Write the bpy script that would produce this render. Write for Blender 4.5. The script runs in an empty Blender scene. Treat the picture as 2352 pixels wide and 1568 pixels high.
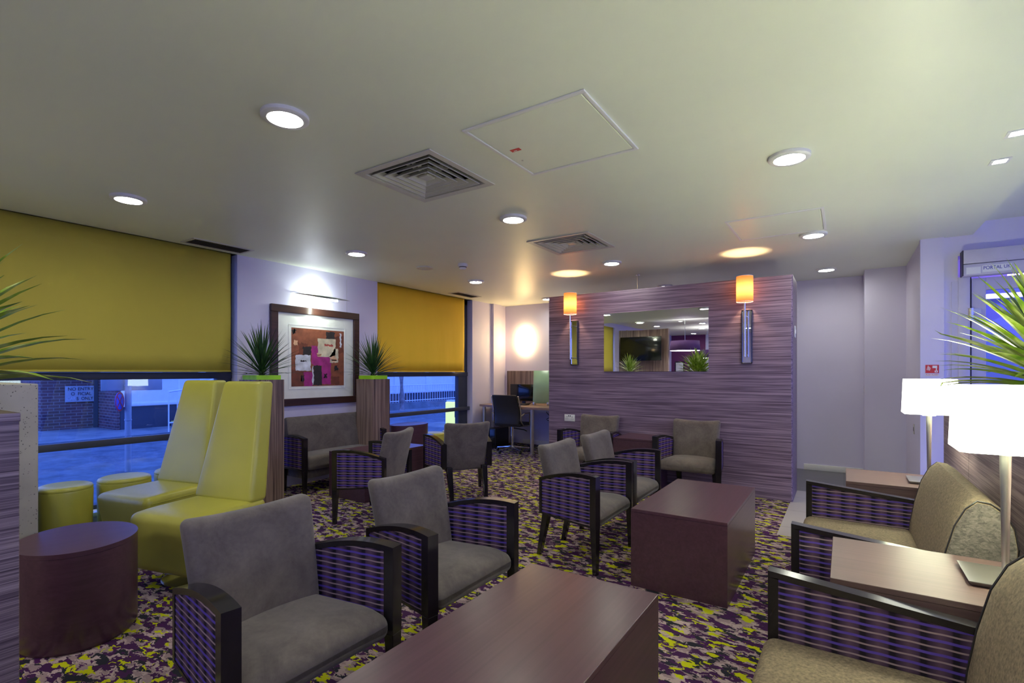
import bpy, bmesh, math, random
from mathutils import Vector, Matrix
random.seed(7)
S = bpy.context.scene
C = S.collection
PI = math.pi

# ------------------------------------------------------------------ camera, world, exposure
H, THETA, FPX, HORIZON = 1.30, 0.5837, 1154.7, 854.6
cam = bpy.data.cameras.new('camera')
cam.sensor_width = 36.0
cam.lens = FPX * 36.0 / 2352
cam.shift_y = (HORIZON - 784) / 2352
cam.clip_start = 0.02
cam.clip_end = 300
camo = bpy.data.objects.new('camera', cam)
camo.location = (0, 0, H)
camo.rotation_euler = (PI / 2, 0, THETA)
C.objects.link(camo)
S.camera = camo
w = bpy.data.worlds.new('dusk')
S.world = w
w.use_nodes = True
bg = w.node_tree.nodes['Background']
bg.inputs[0].default_value = (0.15, 0.20, 0.85, 1)
bg.inputs[1].default_value = 1.2
S.view_settings.view_transform = 'Standard'
S.view_settings.look = 'None'
S.view_settings.exposure = 1.65
S.view_settings.gamma = 1.0
S.view_settings.use_curve_mapping = False

# ------------------------------------------------------------------ light levels
E_DOWN = 40.0
E_SHADE = 2.6
P_TABLE = 5.5
P_SCONCE = 6.0
P_PICTURE = 0.7
E_OFFICE = 7.5
E_PURPLE = 5.0

# ------------------------------------------------------------------ room numbers
ZC, XW, YB, YP = 2.53, -5.30, 7.80, 5.75


# ------------------------------------------------------------------ materials
def srgb(r, g, b):
    def f(c):
        c /= 255.0
        return c / 12.92 if c <= 0.04045 else ((c + 0.055) / 1.055) ** 2.4
    return (f(r), f(g), f(b), 1.0)


class NT:
    def __init__(self, name, rough=0.5, metal=0.0, spec=0.5):
        self.m = bpy.data.materials.new(name)
        self.m.use_nodes = True
        self.t = self.m.node_tree
        self.b = self.t.nodes['Principled BSDF']
        self.b.inputs['Roughness'].default_value = rough
        self.b.inputs['Metallic'].default_value = metal
        self.b.inputs['Specular IOR Level'].default_value = spec

    def n(self, t, **kw):
        x = self.t.nodes.new(t)
        for k, v in kw.items():
            setattr(x, k, v)
        return x

    def l(self, a, b):
        self.t.links.new(a, b)

    def coord(self, scale=(1, 1, 1), rot=(0, 0, 0), kind='Object'):
        tc = self.n('ShaderNodeTexCoord')
        mp = self.n('ShaderNodeMapping')
        mp.inputs['Scale'].default_value = scale
        mp.inputs['Rotation'].default_value = rot
        self.l(tc.outputs[kind], mp.inputs['Vector'])
        return mp.outputs['Vector']

    def noise(self, vec, scale=5, detail=3, rough=0.5, dist=0):
        x = self.n('ShaderNodeTexNoise')
        x.inputs['Scale'].default_value = scale
        x.inputs['Detail'].default_value = detail
        x.inputs['Roughness'].default_value = rough
        x.inputs['Distortion'].default_value = dist
        self.l(vec, x.inputs['Vector'])
        return x.outputs['Fac']

    def ramp(self, fac, stops, interp='LINEAR'):
        r = self.n('ShaderNodeValToRGB')
        r.color_ramp.interpolation = interp
        e = r.color_ramp.elements
        while len(e) < len(stops):
            e.new(0.5)
        for i, (p, c) in enumerate(stops):
            e[i].position = p
            e[i].color = c if len(c) == 4 else (*c, 1)
        self.l(fac, r.inputs['Fac'])
        return r.outputs['Color']

    def mix(self, fac, a, b, mode='MIX'):
        x = self.n('ShaderNodeMix', data_type='RGBA', blend_type=mode)
        for s, v in ((x.inputs[0], fac), (x.inputs[6], a), (x.inputs[7], b)):
            if hasattr(v, 'links'):
                self.l(v, s)
            else:
                s.default_value = v
        return x.outputs[2]

    def math(self, op, a, b=None):
        x = self.n('ShaderNodeMath', operation=op)
        for i, v in enumerate((a, b)):
            if v is None:
                continue
            if hasattr(v, 'links'):
                self.l(v, x.inputs[i])
            else:
                x.inputs[i].default_value = v
        return x.outputs[0]

    def base(self, c):
        if hasattr(c, 'links'):
            self.l(c, self.b.inputs['Base Color'])
        else:
            self.b.inputs['Base Color'].default_value = c
        return self

    def bump(self, h, strength=0.2, dist=0.01):
        x = self.n('ShaderNodeBump')
        x.inputs['Strength'].default_value = strength
        x.inputs['Distance'].default_value = dist
        self.l(h, x.inputs['Height'])
        self.l(x.outputs['Normal'], self.b.inputs['Normal'])
        return self


def flat(name, col, rough=0.5, metal=0.0, spec=0.5, var=0.04, nscale=8):
    t = NT(name, rough, metal, spec)
    f = t.noise(t.coord(), nscale, 3)
    c1 = tuple(max(0, x * (1 - var)) for x in col[:3]) + (1,)
    c2 = tuple(min(1, x * (1 + var)) for x in col[:3]) + (1,)
    t.base(t.ramp(f, [(0.3, c1), (0.7, c2)]))
    return t.m


def emit(name, col, strength):
    t = NT(name, 0.6)
    t.base((*col, 1))
    t.b.inputs['Emission Color'].default_value = (*col, 1)
    t.b.inputs['Emission Strength'].default_value = strength
    return t.m


def wood(name, axis, dark, mid, light, scale=1.0, rough=0.4, kind='Object', soft=0.0):
    """streaky laminate: the grain runs along the given local axis"""
    rot = (0, 0, 0)
    sc1 = [46 * scale] * 3
    sc2 = [150 * scale] * 3
    sc1[axis] = 0.55 * scale
    sc2[axis] = 1.6 * scale
    t = NT(name, rough)
    v = t.coord(sc1, rot, kind)
    a = t.noise(v, 1.0, 4, 0.6, 0.3)
    v2 = t.coord(sc2, rot, kind)
    b = t.noise(v2, 1.0, 2, 0.5)
    s = t.math('ADD', t.math('MULTIPLY', a, 0.5), t.math('MULTIPLY', b, 0.5))
    t.base(t.ramp(s, [(0.36 - soft, dark), (0.48, mid), (0.60 + soft, light)]))
    return t.m


M = {}
M['wall'] = flat('violet_lit_wall', (0.66, 0.625, 0.82), 0.6, var=0.02, nscale=2)  # white walls; the lavender ambient light is put into this colour
M['ceiling'] = flat('painted_ceiling', (0.80, 0.83, 0.72), 0.42, var=0.02, nscale=1.5)
M['white'] = flat('white_paint', (0.78, 0.77, 0.78), 0.4, var=0.02)
M['zebra'] = wood('zebrano_horizontal', 0, srgb(68, 52, 70), srgb(112, 92, 116), srgb(158, 136, 158), 1.5)
M['zebra_y'] = wood('zebrano_along_wall', 1, srgb(64, 50, 58), srgb(112, 94, 102), srgb(158, 140, 142), 1.4)
M['zebra_v'] = wood('zebrano_vertical', 2, srgb(64, 48, 46), srgb(116, 94, 88), srgb(160, 138, 126))
M['table'] = wood('mahogany_laminate', 1, srgb(70, 44, 58), srgb(80, 52, 66), srgb(90, 60, 74), 0.5, 0.3, soft=0.08)
M['console'] = wood('console_laminate', 0, srgb(86, 66, 66), srgb(96, 75, 74), srgb(106, 84, 82), 0.5, 0.36, soft=0.08)
M['black_wood'] = flat('black_lacquered_wood', (0.012, 0.010, 0.013), 0.16, spec=0.8, var=0.2)
M['lime'] = flat('lime_leather', srgb(182, 177, 74), 0.34, var=0.04, nscale=5)
M['lime_box'] = flat('lime_plastic', (0.36, 0.75, 0.02), 0.35)
M['chrome'] = flat('chrome', (0.75, 0.75, 0.77), 0.16, 1.0)
M['steel'] = flat('brushed_steel', (0.62, 0.60, 0.57), 0.32, 1.0)
M['black'] = flat('black_plastic', (0.012, 0.012, 0.014), 0.4)
M['black_leather'] = flat('black_leather', (0.018, 0.016, 0.018), 0.4)
M['screen'] = flat('dark_screen', (0.006, 0.007, 0.008), 0.12)
M['frame'] = flat('grey_window_frame', srgb(58, 62, 78), 0.45)
M['door_frame'] = flat('grey_door_frame', srgb(196, 192, 214), 0.35)
M['frame_wood'] = wood('dark_picture_frame', 1, srgb(42, 24, 20), srgb(56, 33, 27), srgb(66, 40, 32), 0.6, 0.3)
M['mat_board'] = flat('white_mount_board', (0.80, 0.80, 0.76), 0.7)
M['mirror'] = NT('mirror_glass', 0.005, 1.0).base((0.86, 0.88, 0.87, 1)).m
M['plant'] = None
M['tile_light'] = None
M['red'] = flat('red_sign', (0.62, 0.02, 0.03), 0.4)
M['signwhite'] = flat('sign_white', (0.80, 0.80, 0.80), 0.5)
M['signgrey'] = flat('weathered_sign_plate', (0.42, 0.46, 0.52), 0.5)
M['purple'] = flat('purple_fabric', (0.10, 0.035, 0.16), 0.8)
M['purple_wall'] = flat('plum_wall', (0.16, 0.03, 0.13), 0.7)
M['green_glass'] = flat('green_screen_panel', (0.42, 0.66, 0.44), 0.3)
M['desk'] = wood('desk_laminate', 0, srgb(118, 92, 84), srgb(150, 120, 108), srgb(172, 142, 126), 0.7, 0.35)
M['dark_void'] = flat('dark_duct', (0.02, 0.019, 0.018), 0.8)
M['vent'] = flat('vent_white', (0.60, 0.585, 0.55), 0.4)
M['vent_dark'] = flat('slot_vent_grey', (0.22, 0.20, 0.20), 0.5)
M['blind_lime'] = flat('lime_blind_cloth', srgb(188, 172, 60), 0.75, var=0.02, nscale=2)
M['blind_gold'] = flat('gold_blind_cloth', srgb(228, 186, 40), 0.75, var=0.02, nscale=2)

t = NT('taupe_suede', 0.85, spec=0.25)
v = t.coord()
f1 = t.noise(v, 7, 6, 0.65, 0.8)
f2 = t.noise(v, 60, 3, 0.6)
f = t.math('ADD', t.math('MULTIPLY', f1, 0.75), t.math('MULTIPLY', f2, 0.25))
t.base(t.ramp(f, [(0.35, srgb(86, 77, 76)), (0.65, srgb(113, 103, 98))])).bump(t.noise(v, 350, 2), 0.08, 0.002)
t.b.inputs['Sheen Weight'].default_value = 0.25
M['suede'] = t.m
t = NT('brown_chenille', 0.9, spec=0.2)
v = t.coord()
f = t.noise(v, 90, 4, 0.7)
t.base(t.ramp(f, [(0.3, srgb(98, 86, 74)), (0.7, srgb(150, 134, 112))])).bump(f, 0.15, 0.002)
M['chenille'] = t.m
t = NT('dark_velvet_end', 0.8, spec=0.3)
f = t.noise(t.coord((1, 1, 2)), 40, 6, 0.8, 1.0)
t.base(t.ramp(f, [(0.4, srgb(62, 57, 56)), (0.65, srgb(106, 100, 95))]))
M['velvet'] = t.m

# striped upholstery of arm panels: thin wavy purple and beige lines over plum, with dark upright bands
t = NT('striped_panel', 0.7, spec=0.3)
tc = t.n('ShaderNodeTexCoord')
sep = t.n('ShaderNodeSeparateXYZ')
t.l(tc.outputs['Object'], sep.inputs[0])
X, Z = sep.outputs[0], sep.outputs[2]
wob = t.math('MULTIPLY', t.math('SINE', t.math('MULTIPLY', X, 84.0)), 0.0006)
zz = t.math('FRACT', t.math('MULTIPLY', t.math('ADD', t.math('ADD', Z, wob), 5.0), 1 / 0.041))
band = t.math('FRACT', t.math('MULTIPLY', t.math('ADD', X, 5.0), 1 / 0.075))
ground = t.ramp(band, [(0.0, srgb(24, 16, 32)), (0.16, srgb(24, 16, 32)), (0.24, srgb(70, 50, 78)), (0.55, srgb(94, 70, 94)), (0.88, srgb(56, 39, 66)), (1.0, srgb(24, 16, 32))])
lines = t.ramp(zz, [(0.0, (0, 0, 0)), (0.10, (0, 0, 0)), (0.13, (1, 1, 1)), (0.30, (1, 1, 1)), (0.33, (0, 0, 0))])
lines2 = t.ramp(zz, [(0.64, (0, 0, 0)), (0.67, (1, 1, 1)), (0.77, (1, 1, 1)), (0.80, (0, 0, 0))])
c = t.mix(t.math('MULTIPLY', lines, 0.85), ground, srgb(92, 70, 182))
c = t.mix(t.math('MULTIPLY', lines2, 0.85), c, srgb(164, 142, 150))
t.base(c)
M['panel'] = t.m

# carpet
t = NT('camouflage_carpet', 0.95, spec=0.1)
v = t.coord((11.0, 19.0, 1), (0, 0, 0.35))
wv = t.n('ShaderNodeTexNoise')
wv.inputs['Scale'].default_value = 2.2
wv.inputs['Detail'].default_value = 4
t.l(v, wv.inputs['Vector'])
vm = t.n('ShaderNodeVectorMath', operation='MULTIPLY_ADD')
t.l(wv.outputs['Color'], vm.inputs[0])
vm.inputs[1].default_value = (0.9, 0.9, 0)
t.l(v, vm.inputs[2])
vv = vm.outputs[0]


def shifted(o):
    a = t.n('ShaderNodeVectorMath', operation='ADD')
    t.l(vv, a.inputs[0])
    a.inputs[1].default_value = o
    return a.outputs[0]


col = t.ramp(t.noise(shifted((3, 8, 0)), 1.1, 3, 0.6), [(0.0, srgb(150, 128, 134)), (0.5, srgb(178, 156, 158))], 'CONSTANT')
for off, lo, c in (((0, 0, 0), 0.525, srgb(44, 44, 54)), ((17, 5, 0), 0.52, srgb(68, 36, 78)), ((41, 23, 0), 0.575, srgb(188, 190, 24)), ((61, 3, 0), 0.62, srgb(76, 32, 88))):
    fac = t.ramp(t.noise(shifted(off), 1.0, 3, 0.55), [(0.0, (0, 0, 0)), (lo, (1, 1, 1))], 'CONSTANT')
    col = t.mix(fac, col, c)
fib = t.noise(t.coord((1, 1, 1)), 420, 2)
t.base(t.mix(0.18, col, t.ramp(fib, [(0.3, (0, 0, 0)), (0.7, (1, 1, 1))]), 'OVERLAY')).bump(fib, 0.3, 0.004)
M['carpet'] = t.m


def tile(name, c1, c2, size, mortar):
    t = NT(name, 0.35)
    br = t.n('ShaderNodeTexBrick')
    br.offset = 0.0
    br.inputs['Color1'].default_value = c1
    br.inputs['Color2'].default_value = c2
    br.inputs['Mortar'].default_value = mortar
    br.inputs['Scale'].default_value = 1.0
    br.inputs['Mortar Size'].default_value = 0.004
    br.inputs['Brick Width'].default_value = size
    br.inputs['Row Height'].default_value = size
    t.l(t.coord(), br.inputs['Vector'])
    t.base(br.outputs['Color'])
    return t.m


M['tile_light'] = tile('pale_floor_tile', srgb(178, 172, 172), srgb(170, 164, 164), 0.6, srgb(130, 124, 124))
M['tile_dark'] = tile('dark_floor_tile', srgb(106, 104, 110), srgb(98, 97, 104), 0.6, srgb(70, 68, 72))

# outside
t = NT('brick_wall', 0.85)
br = t.n('ShaderNodeTexBrick')
br.inputs['Color1'].default_value = srgb(112, 78, 82)
br.inputs['Color2'].default_value = srgb(84, 58, 68)
br.inputs['Mortar'].default_value = srgb(136, 124, 124)
br.inputs['Scale'].default_value = 1.0
br.inputs['Mortar Size'].default_value = 0.008
br.inputs['Brick Width'].default_value = 0.225
br.inputs['Row Height'].default_value = 0.075
tc = t.n('ShaderNodeTexCoord')
sep = t.n('ShaderNodeSeparateXYZ')
com = t.n('ShaderNodeCombineXYZ')
t.l(tc.outputs['Object'], sep.inputs[0])
t.l(t.math('ADD', sep.outputs[0], sep.outputs[1]), com.inputs[0])
t.l(sep.outputs[2], com.inputs[1])
t.l(com.outputs[0], br.inputs['Vector'])
f = t.noise(t.coord(), 1.2, 4)
t.base(t.mix(0.35, br.outputs['Color'], t.ramp(f, [(0.35, (0.25, 0.25, 0.25)), (0.65, (0.8, 0.8, 0.8))]), 'OVERLAY'))
M['brick'] = t.m
t = NT('asphalt', 0.7)
f = t.noise(t.coord(), 3, 6, 0.7)
t.base(t.ramp(f, [(0.35, srgb(66, 76, 88)), (0.65, srgb(104, 116, 128))]))
M['asphalt'] = t.m
t = NT('pavement', 0.8)
f = t.noise(t.coord(), 2, 5, 0.6)
t.base(t.ramp(f, [(0.35, srgb(98, 108, 116)), (0.65, srgb(130, 138, 144))]))
M['pavement'] = t.m
M['cladding'] = flat('white_cladding', (0.80, 0.82, 0.86), 0.6)
M['plinth'] = flat('dark_plinth', (0.05, 0.06, 0.09), 0.6)
M['galv'] = flat('galvanised_steel', (0.42, 0.43, 0.47), 0.5, 0.4)
M['bluesign'] = flat('blue_sign_face', (0.03, 0.06, 0.55), 0.4)
M['ink'] = flat('black_lettering', (0.02, 0.02, 0.04), 0.5)
M['faded_ink'] = flat('faded_lettering', (0.62, 0.66, 0.78), 0.5)
M['blueink'] = flat('blue_lettering', (0.03, 0.03, 0.35), 0.5)
M['tree'] = flat('bark', (0.30, 0.28, 0.30), 0.9, var=0.3, nscale=12)
M['yellow'] = flat('yellow_nosing', (0.65, 0.55, 0.08), 0.6)

t = NT('speckled_stone', 0.6)
v = t.coord()
vo = t.n('ShaderNodeTexVoronoi')
vo.inputs['Scale'].default_value = 75
t.l(v, vo.inputs['Vector'])
sp = t.ramp(vo.outputs['Distance'], [(0.0, (1, 1, 1)), (0.16, (1, 1, 1)), (0.24, (0, 0, 0))])
sel = t.ramp(t.noise(v, 18, 2), [(0.45, (0, 0, 0)), (0.52, (1, 1, 1))])
g = t.ramp(t.noise(v, 3, 5), [(0.3, srgb(158, 154, 142)), (0.7, srgb(188, 184, 172))])
t.base(t.mix(t.mix(1.0, sp, sel, 'MULTIPLY'), g, srgb(92, 88, 84)))
M['stone'] = t.m

t = NT('yucca_leaf', 0.42)
v = t.coord()
t.base(t.ramp(t.noise(v, 9, 3), [(0.3, srgb(26, 54, 30)), (0.55, srgb(48, 86, 40)), (0.8, srgb(96, 130, 52))]))
M['leaf_dark'] = t.m
t = NT('striped_yucca_leaf', 0.36)
v = t.coord()
t.base(t.ramp(t.noise(v, 11, 3), [(0.3, srgb(84, 122, 30)), (0.5, srgb(140, 168, 48)), (0.7, srgb(208, 218, 140))]))
M['leaf_light'] = t.m

M['downlight'] = emit('downlight_diffuser', (0.98, 1.0, 0.84), E_DOWN)
M['downlight_lens'] = emit('downlight_centre_lens', (0.90, 1.0, 0.94), 0.28)
M['spot_small'] = emit('small_spot_glass', (1.0, 0.93, 0.80), 60.0)
M['shade_white'] = emit('lit_white_shade', (0.98, 1.0, 0.80), E_SHADE)
M['office_light'] = emit('lit_wall_lamp', (1.0, 0.72, 0.32), E_OFFICE)
M['purple_tube'] = emit('purple_light_tube', (0.35, 0.22, 1.0), E_PURPLE)
M['bollard_lit'] = emit('lit_bollard_yellow', (1.0, 0.80, 0.22), 0.4)
M['bulb'] = emit('warm_bulb', (1.0, 0.62, 0.25), 6.0)
M['pendant_lit'] = emit('pendant_diffuser', (1.0, 0.95, 1.0), 5.0)

# translucent amber shade
mt = bpy.data.materials.new('amber_shade_cloth')
mt.use_nodes = True
nt = mt.node_tree
nt.nodes.remove(nt.nodes['Principled BSDF'])
tr = nt.nodes.new('ShaderNodeBsdfTranslucent')
tr.inputs[0].default_value = (0.17, 0.068, 0.026, 1)
df = nt.nodes.new('ShaderNodeBsdfDiffuse')
df.inputs[0].default_value = (0.18, 0.10, 0.075, 1)
mx = nt.nodes.new('ShaderNodeMixShader')
mx.inputs[0].default_value = 0.45
nt.links.new(tr.outputs[0], mx.inputs[1])
nt.links.new(df.outputs[0], mx.inputs[2])
nt.links.new(mx.outputs[0], nt.nodes['Material Output'].inputs[0])
M['amber'] = mt
# thin window glass
mt = bpy.data.materials.new('window_glass')
mt.use_nodes = True
nt = mt.node_tree
nt.nodes.remove(nt.nodes['Principled BSDF'])
tr = nt.nodes.new('ShaderNodeBsdfTransparent')
tr.inputs[0].default_value = (0.74, 0.96, 1.0, 1)
gl = nt.nodes.new('ShaderNodeBsdfGlossy')
gl.inputs['Roughness'].default_value = 0.01
lw = nt.nodes.new('ShaderNodeLayerWeight')
lw.inputs[0].default_value = 0.5
pw = nt.nodes.new('ShaderNodeMath')
pw.operation = 'POWER'
pw.inputs[1].default_value = 4.0
nt.links.new(lw.outputs['Facing'], pw.inputs[0])
fr = nt.nodes.new('ShaderNodeMapRange')
fr.inputs['To Min'].default_value = 0.05
fr.inputs['To Max'].default_value = 0.9
nt.links.new(pw.outputs[0], fr.inputs['Value'])
mx = nt.nodes.new('ShaderNodeMixShader')
nt.links.new(fr.outputs[0], mx.inputs[0])
nt.links.new(tr.outputs[0], mx.inputs[1])
nt.links.new(gl.outputs[0], mx.inputs[2])
nt.links.new(mx.outputs[0], nt.nodes['Material Output'].inputs[0])
M['glass'] = mt


# ------------------------------------------------------------------ mesh helpers
def link(name, bm, mats, parent=None, smooth=35):
    me = bpy.data.meshes.new(name)
    bmesh.ops.recalc_face_normals(bm, faces=bm.faces[:])
    bm.to_mesh(me)
    bm.free()
    for m in (mats if isinstance(mats, (list, tuple)) else [mats]):
        me.materials.append(M[m] if isinstance(m, str) else m)
    if smooth:
        for p in me.polygons:
            p.use_smooth = True
        me.set_sharp_from_angle(angle=math.radians(smooth))
    o = bpy.data.objects.new(name, me)
    C.objects.link(o)
    if parent:
        o.parent = parent
    return o


def thing(name, label, cat, loc=(0, 0, 0), rz=0.0, group=None):
    o = bpy.data.objects.new(name, None)
    o.empty_display_size = 0.1
    C.objects.link(o)
    o.location = loc
    o.rotation_euler = (0, 0, rz)
    o['label'] = label
    o['category'] = cat
    if group:
        o['group'] = group
    return o


def tag(o, label, cat, group=None):
    o['label'] = label
    o['category'] = cat
    if group:
        o['group'] = group
    return o


def struct(name, bm, m, parent=None, smooth=35):
    o = link(name, bm, m, parent, smooth)
    if not parent:
        o['kind'] = 'structure'
    return o


def dup(root, loc, rz=None, label=None, group=None):
    r = root.copy()
    C.objects.link(r)
    r.location = loc
    if rz is not None:
        r.rotation_euler = (0, 0, rz)
    if label:
        r['label'] = label
    if group:
        r['group'] = group
    for ch in list(root.children):
        c = ch.copy()
        C.objects.link(c)
        c.parent = r
        for g in list(ch.children):
            d = g.copy()
            C.objects.link(d)
            d.parent = c
    return r


def box(bm, x0, x1, y0, y1, z0, z1, bevel=0.0, seg=2, mi=0):
    vs = [bm.verts.new(p) for p in ((x0, y0, z0), (x1, y0, z0), (x1, y1, z0), (x0, y1, z0), (x0, y0, z1), (x1, y0, z1), (x1, y1, z1), (x0, y1, z1))]
    fs = [bm.faces.new([vs[i] for i in q]) for q in ((3, 2, 1, 0), (4, 5, 6, 7), (0, 1, 5, 4), (1, 2, 6, 5), (2, 3, 7, 6), (3, 0, 4, 7))]
    for f in fs:
        f.material_index = mi
    if bevel:
        es = list({e for f in fs for e in f.edges})
        bmesh.ops.bevel(bm, geom=es, offset=bevel, segments=seg, profile=0.5, affect='EDGES', material=-1)
    return vs


def B(*a, **k):
    bm = bmesh.new()
    box(bm, *a, **k)
    return bm


def hexa(bm, pts, bevel=0.0, seg=2):
    vs = [bm.verts.new(p) for p in pts]
    fs = [bm.faces.new([vs[i] for i in q]) for q in ((3, 2, 1, 0), (4, 5, 6, 7), (0, 1, 5, 4), (1, 2, 6, 5), (2, 3, 7, 6), (3, 0, 4, 7))]
    if bevel:
        es = list({e for f in fs for e in f.edges})
        bmesh.ops.bevel(bm, geom=es, offset=bevel, segments=seg, profile=0.5, affect='EDGES')


def lathe(bm, prof, cx=0, cy=0, n=32, sx=1, sy=1, mi=0):
    rings = []
    for r, z in prof:
        if r <= 1e-6:
            rings.append([bm.verts.new((cx, cy, z))])
        else:
            rings.append([bm.verts.new((cx + sx * r * math.cos(2 * PI * i / n), cy + sy * r * math.sin(2 * PI * i / n), z)) for i in range(n)])
    for a, b in zip(rings, rings[1:]):
        for i in range(n):
            j = (i + 1) % n
            if len(a) == 1 and len(b) == 1:
                continue
            if len(a) == 1:
                f = bm.faces.new((a[0], b[i], b[j]))
            elif len(b) == 1:
                f = bm.faces.new((a[i], a[j], b[0]))
            else:
                f = bm.faces.new((a[i], a[j], b[j], b[i]))
            f.material_index = mi


def tube(bm, pts, r, n=10, cap=True):
    pts = [Vector(p) for p in pts]
    rs = r if isinstance(r, (list, tuple)) else [r] * len(pts)
    rings = []
    up = Vector((0, 0, 1))
    for i, p in enumerate(pts):
        d = (pts[min(i + 1, len(pts) - 1)] - pts[max(i - 1, 0)]).normalized()
        a = d.cross(up)
        if a.length < 1e-3:
            a = d.cross(Vector((1, 0, 0)))
        a.normalize()
        b = d.cross(a).normalized()
        rings.append([bm.verts.new(p + rs[i] * (math.cos(2 * PI * k / n) * a + math.sin(2 * PI * k / n) * b)) for k in range(n)])
    for a, b in zip(rings, rings[1:]):
        for i in range(n):
            j = (i + 1) % n
            bm.faces.new((a[i], a[j], b[j], b[i]))
    if cap:
        bm.faces.new(rings[0])
        bm.faces.new(rings[-1][::-1])


def rounded(hx, hy, hz, r, n=3, m=6, deform=None):
    """soft box with rounded edges, as a fine grid that deform() may bend"""
    def axis(h):
        a = [-h + r * (1 - math.cos(PI / 2 * i / n)) * 1.0 for i in range(n)]
        mid = [-h + r + (2 * h - 2 * r) * i / m for i in range(m + 1)]
        return a + mid + [-x for x in reversed(a)]
    ax = (axis(hx), axis(hy), axis(hz))
    hh = (hx, hy, hz)
    bm = bmesh.new()
    cache = {}

    def vert(p):
        q = []
        for k in range(3):
            q.append(max(-(hh[k] - r), min(hh[k] - r, p[k])))
        q = Vector(q)
        d = Vector(p) - q
        if d.length > 1e-9:
            d = d.normalized() * r
        o = q + d
        key = tuple(round(x, 5) for x in o)
        if key not in cache:
            cache[key] = bm.verts.new(deform(o) if deform else o)
        return cache[key]
    for k in range(3):
        i, j = [x for x in range(3) if x != k]
        for s in (-1, 1):
            for a0, a1 in zip(ax[i], ax[i][1:]):
                for b0, b1 in zip(ax[j], ax[j][1:]):
                    q = []
                    for (a, b) in ((a0, b0), (a1, b0), (a1, b1), (a0, b1)):
                        p = [0, 0, 0]
                        p[k] = s * hh[k]
                        p[i] = a
                        p[j] = b
                        q.append(vert(p))
                    q = list(dict.fromkeys(q))
                    if len(q) >= 3:
                        try:
                            bm.faces.new(q)
                        except ValueError:
                            pass
    return bm


def prism(bm, poly, f0, f1):
    """solid between two mapped copies of a polygon; f0, f1 map a 2-D point to 3-D"""
    a = [bm.verts.new(f0(p)) for p in poly]
    b = [bm.verts.new(f1(p)) for p in poly]
    bm.faces.new(a[::-1])
    bm.faces.new(b)
    n = len(poly)
    for i in range(n):
        j = (i + 1) % n
        bm.faces.new((a[i], a[j], b[j], b[i]))


def strip(bm, lo, hi, f0, f1):
    """solid strip between polylines lo and hi (same count), thickness f0..f1"""
    n = len(lo)
    rows = [[bm.verts.new(f(p)) for p in pl] for pl in (lo, hi) for f in (f0, f1)]
    l0, l1, h0, h1 = rows
    for i in range(n - 1):
        for a, b in ((l0, l1), (h1, h0), (l1, h1), (h0, l0)):
            bm.faces.new((a[i], a[i + 1], b[i + 1], b[i]))
    for i in (0, n - 1):
        bm.faces.new((l0[i], l1[i], h1[i], h0[i]))


def text_bm(s, size, mat, name, parent, loc, rot, xs=1.0, extrude=0.001):
    cu = bpy.data.curves.new('lettering', 'FONT')
    cu.body = s
    cu.size = size
    cu.align_x = 'CENTER'
    cu.align_y = 'CENTER'
    cu.extrude = extrude
    to = bpy.data.objects.new('lettering', cu)
    C.objects.link(to)
    bpy.context.view_layer.update()
    me = bpy.data.meshes.new_from_object(to.evaluated_get(bpy.context.evaluated_depsgraph_get()))
    bpy.data.objects.remove(to)
    mtx = Matrix.Translation(loc) @ rot.to_4x4() @ Matrix.Diagonal((xs, 1, 1, 1))
    me.transform(mtx)
    me.materials.clear()
    me.materials.append(M[mat])
    o = bpy.data.objects.new(name, me)
    C.objects.link(o)
    o.parent = parent
    return o


# text frames: reading direction / up / towards the viewer
FACE_PX = Matrix(((0, 0, 1), (1, 0, 0), (0, 1, 0)))     # on a face whose normal is +X (reads along +Y)
FACE_MY = Matrix(((1, 0, 0), (0, 0, -1), (0, 1, 0)))    # on a face whose normal is -Y (reads along +X)
FACE_DOWN = Matrix(((1, 0, 0), (0, -1, 0), (0, 0, -1)))

# ------------------------------------------------------------------ the setting
XTILE, YTILE = -0.45, 4.53
bm = bmesh.new()
box(bm, -5.6, 3.2, -8, YTILE, -0.1, 0)
box(bm, -5.6, XTILE, YTILE, 6.35, -0.1, 0)
box(bm, -5.6, -1.1, 6.35, 8.2, -0.1, 0)
struct('floor', bm, 'carpet', smooth=0)
struct('floor', B(XTILE, 3.2, YTILE, 6.35, -0.1, 0.0), 'tile_light', smooth=0)
struct('floor', B(-1.1, 3.2, 6.35, 8.2, -0.1, 0.0), 'tile_dark', smooth=0)

VENTS = [(-2.21, 2.365, 0.31), (-2.18, 4.34, 0.315)]
XC1 = 0.96
YC0 = -0.4


def ceiling_mesh():
    bm = bmesh.new()
    holes = [(x - h + 0.025, x + h - 0.025, y - h + 0.025, y + h - 0.025) for x, y, h in VENTS]
    xs = sorted({-5.6, XC1} | {v for h in holes for v in h[:2]})
    ys = sorted({YC0, 8.2} | {v for h in holes for v in h[2:]})
    for x0, x1 in zip(xs, xs[1:]):
        for y0, y1 in zip(ys, ys[1:]):
            cx, cy = (x0 + x1) / 2, (y0 + y1) / 2
            if any(a < cx < b and c < cy < d for a, b, c, d in holes):
                continue
            box(bm, x0, x1, y0, y1, ZC, ZC + 0.10)
    bmesh.ops.remove_doubles(bm, verts=bm.verts[:], dist=1e-4)
    return bm


struct('ceiling', ceiling_mesh(), 'ceiling', smooth=0)
bm = bmesh.new()
box(bm, XC1, 3.2, YC0, 8.2, 2.64, 2.74)
box(bm, -5.6, 3.2, -8, YC0, 2.64, 2.74)
struct('ceiling', bm, 'ceiling', smooth=0)

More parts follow.
